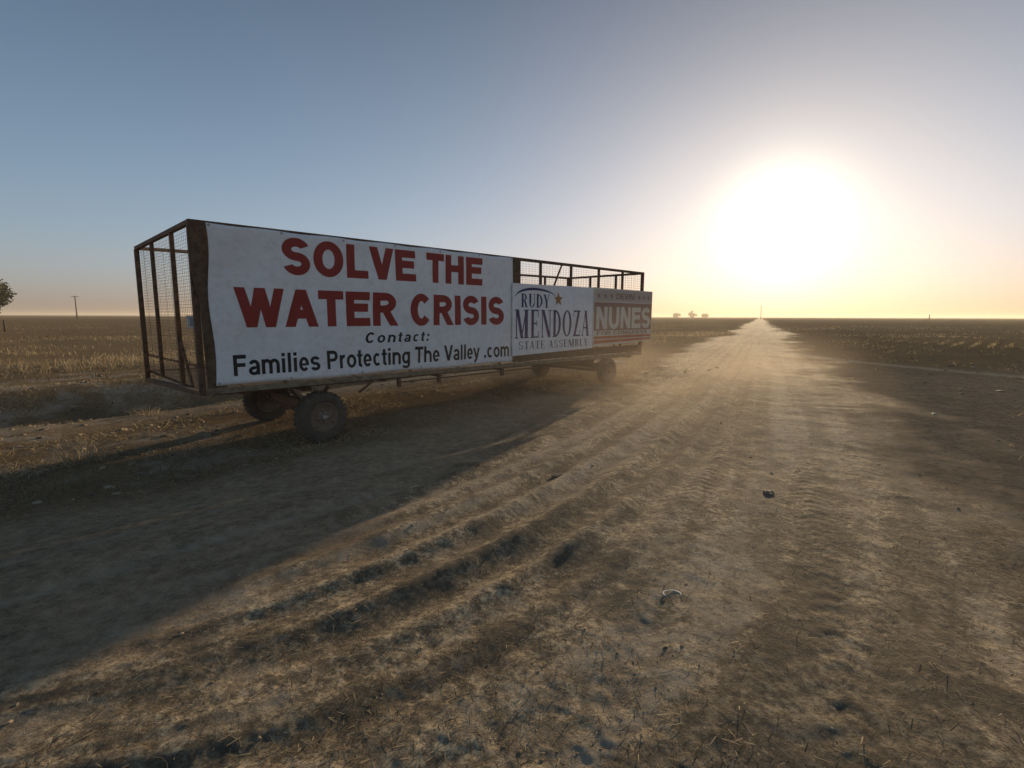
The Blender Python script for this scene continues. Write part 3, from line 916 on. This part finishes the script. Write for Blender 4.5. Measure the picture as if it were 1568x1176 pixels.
def sans_glyph(ch, t=.205):
    """heavy grotesque letter as strokes, capital height 1, width SANS_W"""
    w = SANS_W[ch]; q = []; m_ = .055; hx = .73; u = t * .86
    x0, x1 = m_, w - m_
    def rect(a, b, c, d): q.append([(a, b), (c, b), (c, d), (a, d)])
    def diag(xa, xb, ww, y0=0.0, y1=1.0): q.append([(xa, y0), (xa + ww, y0), (xb + ww, y1), (xb, y1)])
    def arc(*a, **k): arc_pts(q, *a, **k)
    cx_ = (x0 + x1) / 2; rx = (x1 - x0) / 2
    if ch == 'L': rect(x0, 0, x0 + t, 1); rect(x0 + t, 0, x1, u)
    elif ch in 'EF':
        rect(x0, 0, x0 + t, 1); rect(x0 + t, 1 - u, x1, 1); rect(x0 + t, .42, x1 - .06, .42 + u)
        if ch == 'E': rect(x0 + t, 0, x1 + .01, u)
    elif ch == 'H': rect(x0, 0, x0 + t, 1); rect(x1 - t, 0, x1, 1); rect(x0 + t, .42, x1 - t, .42 + u)
    elif ch == 'T': rect(cx_ - t / 2, 0, cx_ + t / 2, 1 - u); rect(.02, 1 - u, w - .02, 1)
    elif ch == 'I': rect(cx_ - t / 2, 0, cx_ + t / 2, 1)
    elif ch == 'V': diag(cx_ - t * .55, .0, t * 1.08); diag(cx_ - t * .53, w - t * 1.08, t * 1.08)
    elif ch == 'W':
        k = t * .98
        diag(.27, .0, k); diag(.27, w / 2 - k / 2, k); diag(w - .27 - k, w / 2 - k / 2, k); diag(w - .27 - k, w - k, k)
    elif ch == 'A': diag(0, cx_ - t * .55, t * 1.08); diag(w - t * 1.08, cx_ - t * .53, t * 1.08); rect(.22, .22, w - .22, .22 + u)
    elif ch == 'O': arc(w / 2, .5, w / 2 - .05, .515, 0, 360, t * 1.05, u * .98, n=36)
    elif ch == 'D': rect(x0, 0, x0 + t, 1); rect(x0 + t, 0, x0 + .4, u); rect(x0 + t, 1 - u, x0 + .4, 1); arc(x0 + .4, .5, x1 - x0 - .4, .5, -90, 90, t, u)
    elif ch in 'CG':
        arc(w / 2 + .01, .5, w / 2 - .05, .515, 42 if ch == 'C' else 38, 322 if ch == 'C' else 350, t * 1.05, u * .98, n=30)
        if ch == 'G': rect(.55, .36, w - .06, .36 + u); rect(w - .06 - t, .12, w - .06, .4)
    elif ch == 'U': rect(x0, .38, x0 + t, 1); rect(x1 - t, .38, x1, 1); arc(cx_, .38, rx, .395, 180, 360, t, u, n=20)
    elif ch == 'N': rect(x0, 0, x0 + t, 1); rect(x1 - t, 0, x1, 1); diag(x1 - t * 1.15, x0, t * 1.15)
    elif ch in 'RP':
        rect(x0, 0, x0 + t, 1); rect(x0 + t, 1 - u, x0 + .45, 1); r2 = .30; rect(x0 + t, 1 - 2 * r2, x0 + .45, 1 - 2 * r2 + u * .9)
        arc(x0 + .45, 1 - r2, x1 - x0 - .48, r2, -90, 90, t, u * .95)
        if ch == 'R': diag(w - t * 1.15, x0 + .34, t * 1.1, 0, .44)
    elif ch in 'Ss':
        k = 1.0 if ch == 'S' else hx; e = u * (1 if ch == 'S' else .84); ry = (k + .03 + e) / 4
        arc(cx_, k + .015 - ry, rx, ry, 22, 270, t * .98, e, n=20); arc(cx_, ry - .015, rx, ry, -162, 90, t * .98, e, n=20)
    elif ch == 'o': arc(cx_, hx / 2, rx, hx / 2 + .012, 0, 360, t * .95, u * .9, n=28)
    elif ch == 'c': arc(cx_ + .01, hx / 2, rx, hx / 2 + .012, 45, 315, t * .95, u * .9, n=22)
    elif ch == 'e': arc(cx_, hx / 2, rx, hx / 2 + .012, 0, 318, t * .95, u * .88, n=26); rect(x0 + t * .7, hx / 2 - .07, x1 - .01, hx / 2 + .04)
    elif ch == 'a':
        rect(x1 - t, 0, x1, hx * .62); arc(cx_, hx * .62, rx, hx * .38 + .012, 0, 155, t, u * .88, n=14); arc(cx_ - .02, .2, rx - .02, .215, 60, 360, t * .95, u * .82, n=20); rect(cx_ - .05, .29, x1 - t, .42)
    elif ch in 'nhm':
        rect(x0, 0, x0 + t, 1 if ch == 'h' else hx)
        if ch == 'm':
            c = w / 2; rect(c - t / 2, 0, c + t / 2, hx * .6); rect(x1 - t, 0, x1, hx * .6)
            arc((x0 + c + t / 2) / 2, hx * .6, (c + t / 2 - x0) / 2, hx * .4 + .01, 0, 150, t, u * .9); arc((c - t / 2 + x1) / 2, hx * .6, (x1 - c + t / 2) / 2, hx * .4 + .01, 0, 150, t, u * .9)
        else: rect(x1 - t, 0, x1, hx * .58); arc(cx_, hx * .58, rx, hx * .42 + .01, 0, 155, t, u * .95)
    elif ch == 'r': rect(x0, 0, x0 + t, hx); arc(x0 + .34, hx * .56, .34, hx * .44 + .01, 75, 160, t, u)
    elif ch == 'l': rect(cx_ - t / 2, 0, cx_ + t / 2, 1)
    elif ch == 'i': rect(cx_ - t / 2, 0, cx_ + t / 2, hx); rect(cx_ - t / 2, .83, cx_ + t / 2, 1)
    elif ch == 't': rect(.11, .15, .11 + t, .95); rect(.01, hx - .14, w - .02, hx); arc(.11 + t + .06, .16, t + .06, .17, 180, 275, t, u)
    elif ch == 'g': arc(cx_, hx / 2 + .01, rx, hx / 2, 0, 360, t * .95, u * .85, n=26); rect(x1 - t, -.05, x1, hx); arc(cx_, -.05, rx, .23, 195, 360, t, u * .85, n=16)
    elif ch == 'y': diag(cx_ - t * .5, .0, t, 0, hx); diag(cx_ - t * .75, w - t, t, -.10, hx); arc(cx_ - .26, -.04, .26, .22, 262, 350, t, u * .9)
    elif ch == '.': rect(cx_ - t / 2, 0, cx_ + t / 2, t)
    elif ch == ':': rect(cx_ - t / 2, 0, cx_ + t / 2, t); rect(cx_ - t / 2, hx - t, cx_ + t / 2, hx)
    return q


def local_text(body, s0, s1, z0, z1, off, mat, parent, t=.205, label=None, wr=None, shear=0.0, space=0.0, letters=False):
    """flat print laid on the sign's face; s runs along the wagon; z0 is the baseline, z1 the capital height"""
    ad = [SANS_W[c] + space for c in body]; tot_ = sum(ad) - space; x = 0
    kx, kz = (s1 - s0) / tot_, z1 - z0
    groups = []
    for c, wd in zip(body, ad):
        vs = []
        for qd in (sans_glyph(c, t) if c != ' ' else []):
            vs.append([(s0 + kx * (x + px + shear * pz), z0 + kz * pz) for px, pz in qd])
        if vs: groups.append(vs)
        x += wd
    if not letters: groups = [sum(groups, [])]
    for gi, vs in enumerate(groups):
        bm = bmesh.new()
        for k, qd in enumerate(vs):
            bm.faces.new([bm.verts.new((px, -0.00007 * (k % 14), pz)) for px, pz in qd])
        if wr:
            xs = [v.co.x for v in bm.verts]; zs = [v.co.z for v in bm.verts]
            for axis, lo_, hi_ in ((0, min(xs), max(xs)), (2, min(zs), max(zs))):
                k = math.ceil(lo_ / 0.1) * 0.1
                while k < hi_:
                    no = (1, 0, 0) if axis == 0 else (0, 0, 1); co = (k, 0, 0) if axis == 0 else (0, 0, k)
                    bmesh.ops.bisect_plane(bm, geom=bm.verts[:] + bm.edges[:] + bm.faces[:], plane_co=co, plane_no=no)
                    k += 0.1
        for v in bm.verts:
            v.co.y = v.co.y - off - (wr(v.co.x, v.co.z) if wr else 0)
        bmesh.ops.recalc_face_normals(bm, faces=bm.faces)
        nm = 'letter' if letters else 'lettering'
        me = bpy.data.meshes.new(nm); bm.to_mesh(me); bm.free()
        me.materials.append(M[mat])
        o = bpy.data.objects.new(nm, me); col.objects.link(o); o.parent = parent
        if label and not letters: o['label'] = label


ban = empty('banner', (NC[0], NC[1], 0), ROT)
tag(ban, 'large white vinyl banner reading SOLVE THE WATER CRISIS on the wagon side', 'banner')


def cloth():
    ns, nz = 118, 46
    S = np.linspace(0.16, 6.0, ns); T = np.linspace(0, 1, nz)
    vs, fs = [], []
    for t in T:
        for s in S:
            zb = 0.915 + 0.010 * math.sin(s * 2.6); zt = 3.145 - 0.008 * (1 - math.cos(s * 2 * math.pi / 0.97))
            z = zb + (zt - zb) * t
            sx = s + (0.02 * math.sin(t * 9) if s == S[0] else 0)
            vs.append((sx, -0.030 - wrinkle(s, z), z))
    for j in range(nz - 1):
        for i in range(ns - 1):
            fs.append((j * ns + i, j * ns + i + 1, (j + 1) * ns + i + 1, (j + 1) * ns + i))
    m_ = MB(); m_.add(vs, fs, True)
    return m_


cl = cloth().build('cloth', M['vinyl'], ban)
sol = cl.modifiers.new('thickness', 'SOLIDIFY'); sol.thickness = 0.0015; sol.offset = -1
OFF = 0.034
local_text('SOLVE THE', 1.13, 5.15, 2.52, 3.06, OFF, 'red_ink', ban, .28, wr=wrinkle, letters=True)
local_text('WATER CRISIS', 0.46, 5.76, 1.73, 2.30, OFF, 'red_ink', ban, .28, wr=wrinkle, letters=True)
local_text('Contact:', 2.45, 3.78, 1.44, 1.62, OFF, 'black_ink', ban, .225, wr=wrinkle, letters=True, shear=0.2, space=.16)
local_text('Families Protecting The Valley .com', 0.38, 5.90, 1.04, 1.34, OFF, 'black_ink', ban, .215, wr=wrinkle, letters=True)
for s, z in [(0.2, 3.11), (1.17, 3.11), (2.14, 3.1), (3.1, 3.11), (4.07, 3.1), (5.04, 3.11), (5.96, 3.11), (0.2, 0.95), (1.2, .95), (2.4, .95), (3.6, .95), (4.8, .95), (5.95, .95)]:
    m = MB(); m.lathe_y([(0.018, 0), (0.018, -0.004), (0.008, -0.004), (0.008, 0)], 12)
    g = m.build('grommet', M['hub'], ban); g.location = (s, -0.031 - wrinkle(s, z), z)


# --- serif letters drawn from strokes: (quads in a unit box)
def serif_glyph(ch):
    T, t = 0.26, 0.075        # thick and thin strokes, box is 1 wide, 1 high
    q = []
    def rect(x0, y0, x1, y1): q.append([(x0, y0), (x1, y0), (x1, y1), (x0, y1)])
    def diag(xa, xb, w, y0=0.0, y1=1.0): q.append([(xa, y0), (xa + w, y0), (xb + w, y1), (xb, y1)])
    def serif(x0, x1, y): rect(x0, y, x1, y + 0.035)
    def stem(x, w, s=0.09):
        rect(x, 0, x + w, 1); serif(x - s, x + w + s, 0); serif(x - s, x + w + s, 0.965)
    def arc(cx_, cy_, rx, ry, a0, a1, wx, wy, n=14):
        for k in range(n):
            p = []
            for a, inn in ((a0 + (a1 - a0) * k / n, 0), (a0 + (a1 - a0) * (k + 1) / n, 0), (a0 + (a1 - a0) * (k + 1) / n, 1), (a0 + (a1 - a0) * k / n, 1)):
                a = math.radians(a)
                p.append((cx_ + (rx - inn * wx) * math.cos(a), cy_ + (ry - inn * wy) * math.sin(a)))
            q.append(p)
    if ch == 'M': stem(0.06, t, .07); stem(0.70, .22, .07); diag(0.40, 0.06, .2); diag(0.42, 0.76, t)
    elif ch == 'E': stem(0.1, T); rect(.1, 0, .88, .05); rect(.1, .95, .85, 1); rect(.3, .49, .7, .54); rect(.82, 0, .88, .24); rect(.79, .76, .85, 1); rect(.65, .40, .70, .63)
    elif ch == 'N': stem(0.1, t); rect(.82, 0, .82 + t, 1); serif(.70, 1.0, .965); diag(0.68, 0.08, .24)
    elif ch == 'D': stem(0.1, T); arc(.3, .5, .65, .5, -90, 90, .24, .06)
    elif ch == 'O': arc(.5, .5, .46, .5, 0, 360, .21, .05, 28)
    elif ch == 'Z': rect(.08, .94, .9, 1); rect(.06, 0, .92, .06); diag(.08, .62, .26); rect(.08, .76, .14, 1); rect(.86, 0, .92, .24)
    elif ch == 'A': diag(0.06, 0.44, t); diag(.68, .38, .24); rect(.2, .3, .75, .35); serif(-.02, .24, 0); serif(.6, 1.0, 0)
    elif ch == 'R': stem(0.1, T); arc(.36, .74, .46, .26, -90, 90, .22, .05); diag(.68, .40, .24, 0, .5); serif(.62, 1.0, 0)
    elif ch == 'U': rect(.1, .3, .36, 1); rect(.8, .3, .88, 1); arc(.49, .3, .39, .3, 180, 360, .2, .06); serif(0, .46, .965); serif(.7, .98, .965)
    elif ch == 'Y': rect(.38, 0, .62, .5); diag(.38, .04, .25, .42, 1); diag(.54, .84, .08, .42, 1); serif(.26, .74, 0); serif(-.04, .36, .965); serif(.74, 1.0, .965)
    elif ch == 'S': arc(.5, .74, .38, .26, 20, 270, .16, .06); arc(.5, .27, .40, .27, -160, 90, .18, .07)
    elif ch == 'T': rect(.37, 0, .63, 1); rect(.05, .94, .95, 1); rect(.05, .74, .10, 1); rect(.9, .74, .95, 1); serif(.26, .74, 0)
    elif ch == 'B': stem(0.1, T); arc(.38, .76, .42, .24, -90, 90, .2, .05); arc(.38, .27, .48, .27, -90, 90, .22, .05)
    elif ch == 'L': stem(0.1, T); rect(.1, 0, .9, .06); rect(.84, 0, .9, .28)
    return q


def serif_text(text, s0, s1, z0, z1, off, mat, parent, label, arch=None, wide=None):
    m_ = MB(); wd = [({'M': 1.25, 'N': 1.05, 'O': 1.05, ' ': 0.5}.get(c, 0.9)) for c in text]
    if wide: wd = wide
    tot_ = sum(wd); x = 0; k = 0
    for c, w in zip(text, wd):
        g0 = s0 + (s1 - s0) * x / tot_; gw = (s1 - s0) * w / tot_ * 0.9
        for qd in serif_glyph(c) if c != ' ' else []:
            k += 1
            ar = arch(g0) if arch else 0
            m_.add([(g0 + gw * px, -off - 0.00006 * (k % 12), z0 + (z1 - z0) * pz * (1 + ar) ) for px, pz in qd], [(0, 1, 2, 3)])
        x += w
        if m_.v: m_.build('letter', M[mat], parent)
        m_ = MB()


def flat_poly(pts, off, mat, parent, name, label=None):
    m_ = MB(); n = len(pts)
    m_.add([(s, -off, z) for s, z in pts], [tuple(range(n))])
    o = m_.build(name, M[mat], parent)
    if label: o['label'] = label
    return o


def star_pts(cs, cz, r, squash=1.0, rot=0.0):
    return [(cs + squash * (r if k % 2 == 0 else r * .42) * math.sin(rot + k * math.pi / 5), cz + (r if k % 2 == 0 else r * .42) * math.cos(rot + k * math.pi / 5)) for k in range(10)]


# white campaign board
sg = empty('sign_board', (NC[0], NC[1], 0), ROT)
tag(sg, 'white sign board with purple serif lettering and a swoosh, right of the large banner', 'sign')
s0, s1 = 5.95, 8.83
m = MB()
m.add([(s0, -.085, 1.04), (s1, -.085, 1.10), (s1, -.085, 2.63), (s0, -.085, 2.61), (s0, -.06, 1.04), (s1, -.06, 1.10), (s1, -.06, 2.63), (s0, -.06, 2.61)],
      [(0, 1, 2, 3), (7, 6, 5, 4), (0, 4, 5, 1), (1, 5, 6, 2), (2, 6, 7, 3), (3, 7, 4, 0)])
m.build('panel', M['vinyl'], sg)
for z_ in (2.5, 1.2):
    m = MB(); m.bar((s0 + .02, -.03, z_), (s1 - .02, -.03, z_), 0.06, 0.06); m.build('batten', M['board'], sg)
SO = .088
serif_text('RUDY', 6.20, 7.18, 2.10, 2.40, SO, 'navy_ink', sg, 'small navy serif lettering RUDY')
serif_text('MENDOZA', 6.02, 8.72, 1.42, 2.05, SO, 'navy_ink', sg, 'tall navy serif lettering MENDOZA')
serif_text('STATE ASSEMBLY', 6.12, 8.66, 1.17, 1.35, SO, 'grey_ink', sg, 'slate serif lettering STATE ASSEMBLY')
pts = []
for k in range(19):
    u = k / 18; a = math.pi * (1.0 - u * 0.86)
    pts.append((6.72 + 0.72 * math.cos(a), 2.28 + 0.30 * math.sin(a) * (1 - .25 * u)))
lo = [(x_, z_ - 0.055 * math.sin(math.pi * (i + .3) / 18.6)) for i, (x_, z_) in enumerate(pts)]
flat_poly(pts + lo[::-1], SO + .0012, 'navy_ink', sg, 'swoosh')
flat_poly(star_pts(7.46, 2.30, 0.17), SO + .002, 'gold_ink', sg, 'star')

# tan campaign board
sg2 = empty('sign_board', (NC[0], NC[1], 0), ROT)
tag(sg2, 'tan sign board with large cream letters at the far end of the wagon', 'sign')
s0, s1 = 8.86, 11.72
m = MB()
m.add([(s0, -.085, 1.13), (s1, -.085, 1.22), (s1, -.085, 2.63), (s0, -.085, 2.64), (s0, -.06, 1.13), (s1, -.06, 1.22), (s1, -.06, 2.63), (s0, -.06, 2.64)],
      [(0, 1, 2, 3), (7, 6, 5, 4), (0, 4, 5, 1), (1, 5, 6, 2), (2, 6, 7, 3), (3, 7, 4, 0)])
m.build('panel', M['cream_ink'], sg2)
for z_ in (2.5, 1.3):
    m = MB(); m.bar((s0 + .02, -.03, z_), (s1 - .1, -.03, z_), 0.06, 0.06); m.build('batten', M['board'], sg2)
flat_poly([(s0 + .03, 2.19), (s1 - .03, 2.19), (s1 - .03, 2.27), (s0 + .03, 2.27)], .0866, 'brown_ink', sg2, 'stripe')
flat_poly([(s0 + .03, 1.54), (s1 - .03, 1.54), (s1 - .03, 2.19), (s0 + .03, 2.19)], .0866, 'brown_ink', sg2, 'background_band', 'brown band behind the large name')
flat_poly([(s0 + .03, 1.20), (s1 - .03, 1.25), (s1 - .03, 1.31), (s0 + .03, 1.29)], .0866, 'orange_ink', sg2, 'stripe', 'lower orange stripe')
flat_poly([(s0 + .03, 1.32), (s1 - .03, 1.335), (s1 - .03, 1.40), (s0 + .03, 1.39)], .0866, 'orange_ink', sg2, 'stripe', 'upper orange stripe')
flat_poly([(s0 + .03, 2.30), (s1 - .03, 2.29), (s1 - .03, 2.60), (s0 + .03, 2.60)], .0866, 'tan_panel', sg2, 'background_band')
local_text('NUNES', 8.94, 11.66, 1.58, 2.16, .089, 'cream_ink', sg2, .26, letters=True)
local_text('FOR CONGRESS', 9.0, 11.5, 1.425, 1.525, .089, 'brown_ink', sg2, .22, letters=True)
local_text('DEVIN', 9.85, 10.75, 2.36, 2.52, .089, 'brown_ink', sg2, .22, letters=True)
for s in (9.07, 9.36, 9.64, 11.0, 11.25, 11.5):
    flat_poly(star_pts(s, 2.44, 0.085), .0895, 'brown_ink', sg2, 'star')

# small blue sign wired to the far side mesh
bs = empty('blue_sign', (NC[0], NC[1], 0), ROT)
tag(bs, 'small faded blue sign seen through the mesh at the near end of the wagon', 'sign')
m = MB(); m.box(0.69, 0.97, wf(.8) - 0.112, wf(.8) - 0.10, 1.64, 1.90); m.build('panel', M['blue_edge'], bs)
m = MB(); m.box(0.735, 0.93, wf(.8) - 0.116, wf(.8) - 0.1135, 1.685, 1.86); m.build('face', M['blue_sign'], bs)


# ------------------------------------------------------------------ litter
def scrap(x, y, r, seed, label, flat=0.4):
    rs = random.Random(seed)
    bm = bmesh.new(); bmesh.ops.create_icosphere(bm, subdivisions=2, radius=r)
    for v in bm.verts:
        k = 0.65 + 0.6 * rs.random()
        v.co = Vector((v.co.x * k * 1.3, v.co.y * k, v.co.z * k * flat))
    me = bpy.data.meshes.new('pale_lump'); bm.to_mesh(me); bm.free(); me.materials.append(M['pale'])
    o = bpy.data.objects.new('pale_lump', me); col.objects.link(o)
    o.location = (x, y, zg(x, y, .02) + r * flat * 0.5); o.rotation_euler = (0, 0, rs.random() * 6)
    tag(o, label, 'scrap')


scrap(8.42, 10.0, 0.04, 3, 'crumpled pale scrap on the dark dirt at right')
scrap(3.25, 16.8, 0.13, 5, 'pale lump beside the wagon tow bar', 0.6)  # pale lumps on the ground near the rear wheels
scrap(2.65, 16.9, 0.14, 6, 'pale lump on the ground between the rear wheels', 0.7)
scrap(2.9, 16.9, 0.08, 8, 'smallest pale lump behind the rear wheels', 0.7)
m = MB()
cp = []
for k in range(15):
    a = -0.6 + 4.4 * k / 14
    cp.append((0.06 * math.cos(a), 0.045 * math.sin(a), 0.004))
m.tube(cp, 0.004, 6)
o = m.build('wire_loop', M['pale']); o.location = (1.10, 3.27, zg(1.10, 3.27, .02) + 0.002)
tag(o, 'bent pale wire loop lying on the track in the foreground', 'wire')


def lump(x, y, r, seed, label):
    rs = random.Random(seed)
    bm = bmesh.new(); bmesh.ops.create_icosphere(bm, subdivisions=3, radius=r)
    for v in bm.verts:
        p = v.co / r
        k = 1 + 0.28 * math.sin(p.x * 3 + seed) * math.cos(p.y * 4 + seed) + 0.10 * (rs.random() - .5)
        v.co = Vector((v.co.x * k * 1.4, v.co.y * k, v.co.z * k * .38))
    me = bpy.data.meshes.new('earth_lump'); bm.to_mesh(me); bm.free()
    a = me.attributes.new('tone', 'FLOAT', 'POINT')
    a.data.foreach_set('value', [0.15 + 0.45 * rs.random() for _ in me.vertices])
    me.materials.append(M['clod'])
    o = bpy.data.objects.new('earth_lump', me); col.objects.link(o)
    o.location = (x, y, zg(x, y, .02) + r * 0.15); o.rotation_euler = (0, 0, rs.random() * 6)
    tag(o, label, 'earth lump')


lump(2.8, 5.35, 0.06, 4, 'dark lump of earth in the middle of the track')
lump(0.55, 5.9, 0.055, 9, 'dark lump of earth beside the curving wheel ruts')


# ------------------------------------------------------------------ far things
def pole(x, y, h, arm, label, r=0.16):
    t = empty('utility_pole', (x, y, 0)); tag(t, label, 'utility pole')
    m = MB(); m.tube([(0, 0, -0.3), (0, 0, h)], [r, r * .65], 8); m.build('pole', M['pole'], t)
    if arm:
        m = MB(); m.bar((-arm, 0, h - .5), (arm, 0, h - .5), 0.14, 0.2); m.build('crossarm', M['pole'], t)
        for q in (-arm + .15, -arm * .45, arm * .45, arm - .15):
            m = MB(); m.tube([(q, 0, h - .4), (q, 0, h - .05)], [.05, .07], 6); m.build('insulator', M['pole'], t)


pole(-222, 262, 11.6, 1.9, 'utility pole with a crossarm far off on the left horizon', 0.3)
pole(-57.5, 58, 1.3, 0, 'short thin post below the tree at the left edge', 0.09)
pole(236, 488, 12.5, 0.9, 'utility pole at the vanishing point of the dirt track', 0.3)
pole(388, 478, 5.0, 0, 'short far post on the right horizon', 0.45)


def tree(x, y, h, w, label, seed, clump=90, group=None, trunk=0.16, leaf=0.5):
    rs = np.random.default_rng(seed)
    t = empty('round_tree', (x, y, 0)); tag(t, label, 'tree', group)
    m = MB(); m.tube([(0, 0, -0.2), (0.1, 0, h * .25), (-.1, .1, h * .6)], [h * .035, h * .028, h * .01], 8)
    for k in range(7):
        a = k * 0.9 + seed; z0 = h * (0.18 + 0.05 * k)
        m.tube([(0, 0, z0), (w * .18 * math.cos(a), w * .18 * math.sin(a), z0 + h * .12), (w * .36 * math.cos(a), w * .36 * math.sin(a), z0 + h * .25)], [h * .014, h * .009, h * .004], 6)
    m.build('trunk', M['bark'], t)
    n = clump
    c = rs.normal(0, 1, (n, 3)); c /= np.linalg.norm(c, axis=1)[:, None]
    c *= (0.35 + 0.65 * rs.random(n) ** .5)[:, None]
    c = c * np.array([w / 2, w / 2, h * (1 - trunk) / 2]) + np.array([0, 0, h * (1 + trunk) / 2])
    per = 70
    P = c[:, None, :] + rs.normal(0, 1, (n, per, 3)) * w * 0.055
    P = P.reshape(-1, 3); N = len(P)
    u = rs.normal(0, 1, (N, 3)); u /= np.linalg.norm(u, axis=1)[:, None]
    v = np.cross(u, rs.normal(0, 1, (N, 3))); v /= np.linalg.norm(v, axis=1)[:, None]
    sz = leaf * (0.5 + rs.random((N, 1)))
    V = np.stack([P - u * sz, P + v * sz * .5, P + u * sz, P - v * sz * .5], 1).reshape(-1, 3)
    F = np.arange(N * 4).reshape(-1, 4)
    np_mesh('crown', V, F, M['leaf'], parent=t)


tree(-151.8, 147.5, 14, 12, 'round dark green tree standing alone at the left edge', 5, 90, leaf=0.42)
tree(518, 1620, 13, 20, 'faint far trees on the horizon, leftmost clump beside the wagon end', 6, 25, 'hazy far trees', .02, 1.6)
tree(570, 1620, 19, 26, 'taller faint far tree clump on the horizon in the middle', 7, 25, 'hazy far trees', .02, 1.6)
tree(606, 1620, 11, 24, 'lowest faint far tree clump on the horizon nearest the track', 8, 25, 'hazy far trees', .02, 1.6)

# ------------------------------------------------------------------ dust still hanging behind a vehicle that has passed
def dust_cloud(x, y, rz, sx, sy, sz, dens, label):
    m = bpy.data.materials.new('hanging_dust'); m.use_nodes = True
    nt = m.node_tree; nt.nodes.clear()
    out = nt.nodes.new('ShaderNodeOutputMaterial'); pv = nt.nodes.new('ShaderNodeVolumePrincipled')
    pv.inputs['Color'].default_value = (0.78, 0.66, 0.52, 1); pv.inputs['Anisotropy'].default_value = 0.25
    t = nt.nodes.new('ShaderNodeTexCoord')
    g = nt.nodes.new('ShaderNodeTexGradient'); g.gradient_type = 'SPHERICAL'
    nt.links.new(t.outputs['Object'], g.inputs[0])
    n = nt.nodes.new('ShaderNodeTexNoise'); n.inputs['Scale'].default_value = 2.2; n.inputs['Detail'].default_value = 3
    nt.links.new(t.outputs['Object'], n.inputs['Vector'])
    a = nt.nodes.new('ShaderNodeMath'); a.operation = 'MULTIPLY'; nt.links.new(g.outputs['Fac'], a.inputs[0])
    r = nt.nodes.new('ShaderNodeMapRange'); r.inputs['From Min'].default_value = 0.35; r.inputs['From Max'].default_value = 0.65
    nt.links.new(n.outputs['Fac'], r.inputs['Value']); nt.links.new(r.outputs[0], a.inputs[1])
    d = nt.nodes.new('ShaderNodeMath'); d.operation = 'MULTIPLY'; nt.links.new(a.outputs[0], d.inputs[0]); d.inputs[1].default_value = dens
    nt.links.new(d.outputs[0], pv.inputs['Density']); nt.links.new(pv.outputs[0], out.inputs['Volume'])
    m.cycles.volume_step_rate = 1.0
    mb = MB(); mb.box(-1, 1, -1, 1, 0.02, 1)
    o = mb.build('dust_cloud', m); o.location = (x, y, 0.05); o.scale = (sx, sy, sz); o.rotation_euler = (0, 0, rz)
    tag(o, label, 'dust', kind='stuff')


dust_cloud(3.2, 12.4, R(50), 12, 5.5, 2.3, 0.12, 'faint brown dust hanging over the track at the far end of the wagon')

# ------------------------------------------------------------------ dusty air
HAZE = 0.0003
if HAZE:
    m = bpy.data.materials.new('dusty_air'); m.use_nodes = True
    nt = m.node_tree; nt.nodes.clear()
    out = nt.nodes.new('ShaderNodeOutputMaterial'); pv = nt.nodes.new('ShaderNodeVolumePrincipled')
    pv.inputs['Color'].default_value = (0.95, 0.88, 0.76, 1); pv.inputs['Density'].default_value = HAZE
    pv.inputs['Anisotropy'].default_value = 0.35
    nt.links.new(pv.outputs[0], out.inputs['Volume'])
    mb = MB(); mb.box(-9500, 9500, -9500, 9500, -3, 20)
    hz = mb.build('haze', m); tag(hz, 'thin dusty air over the fields', 'haze', kind='stuff')
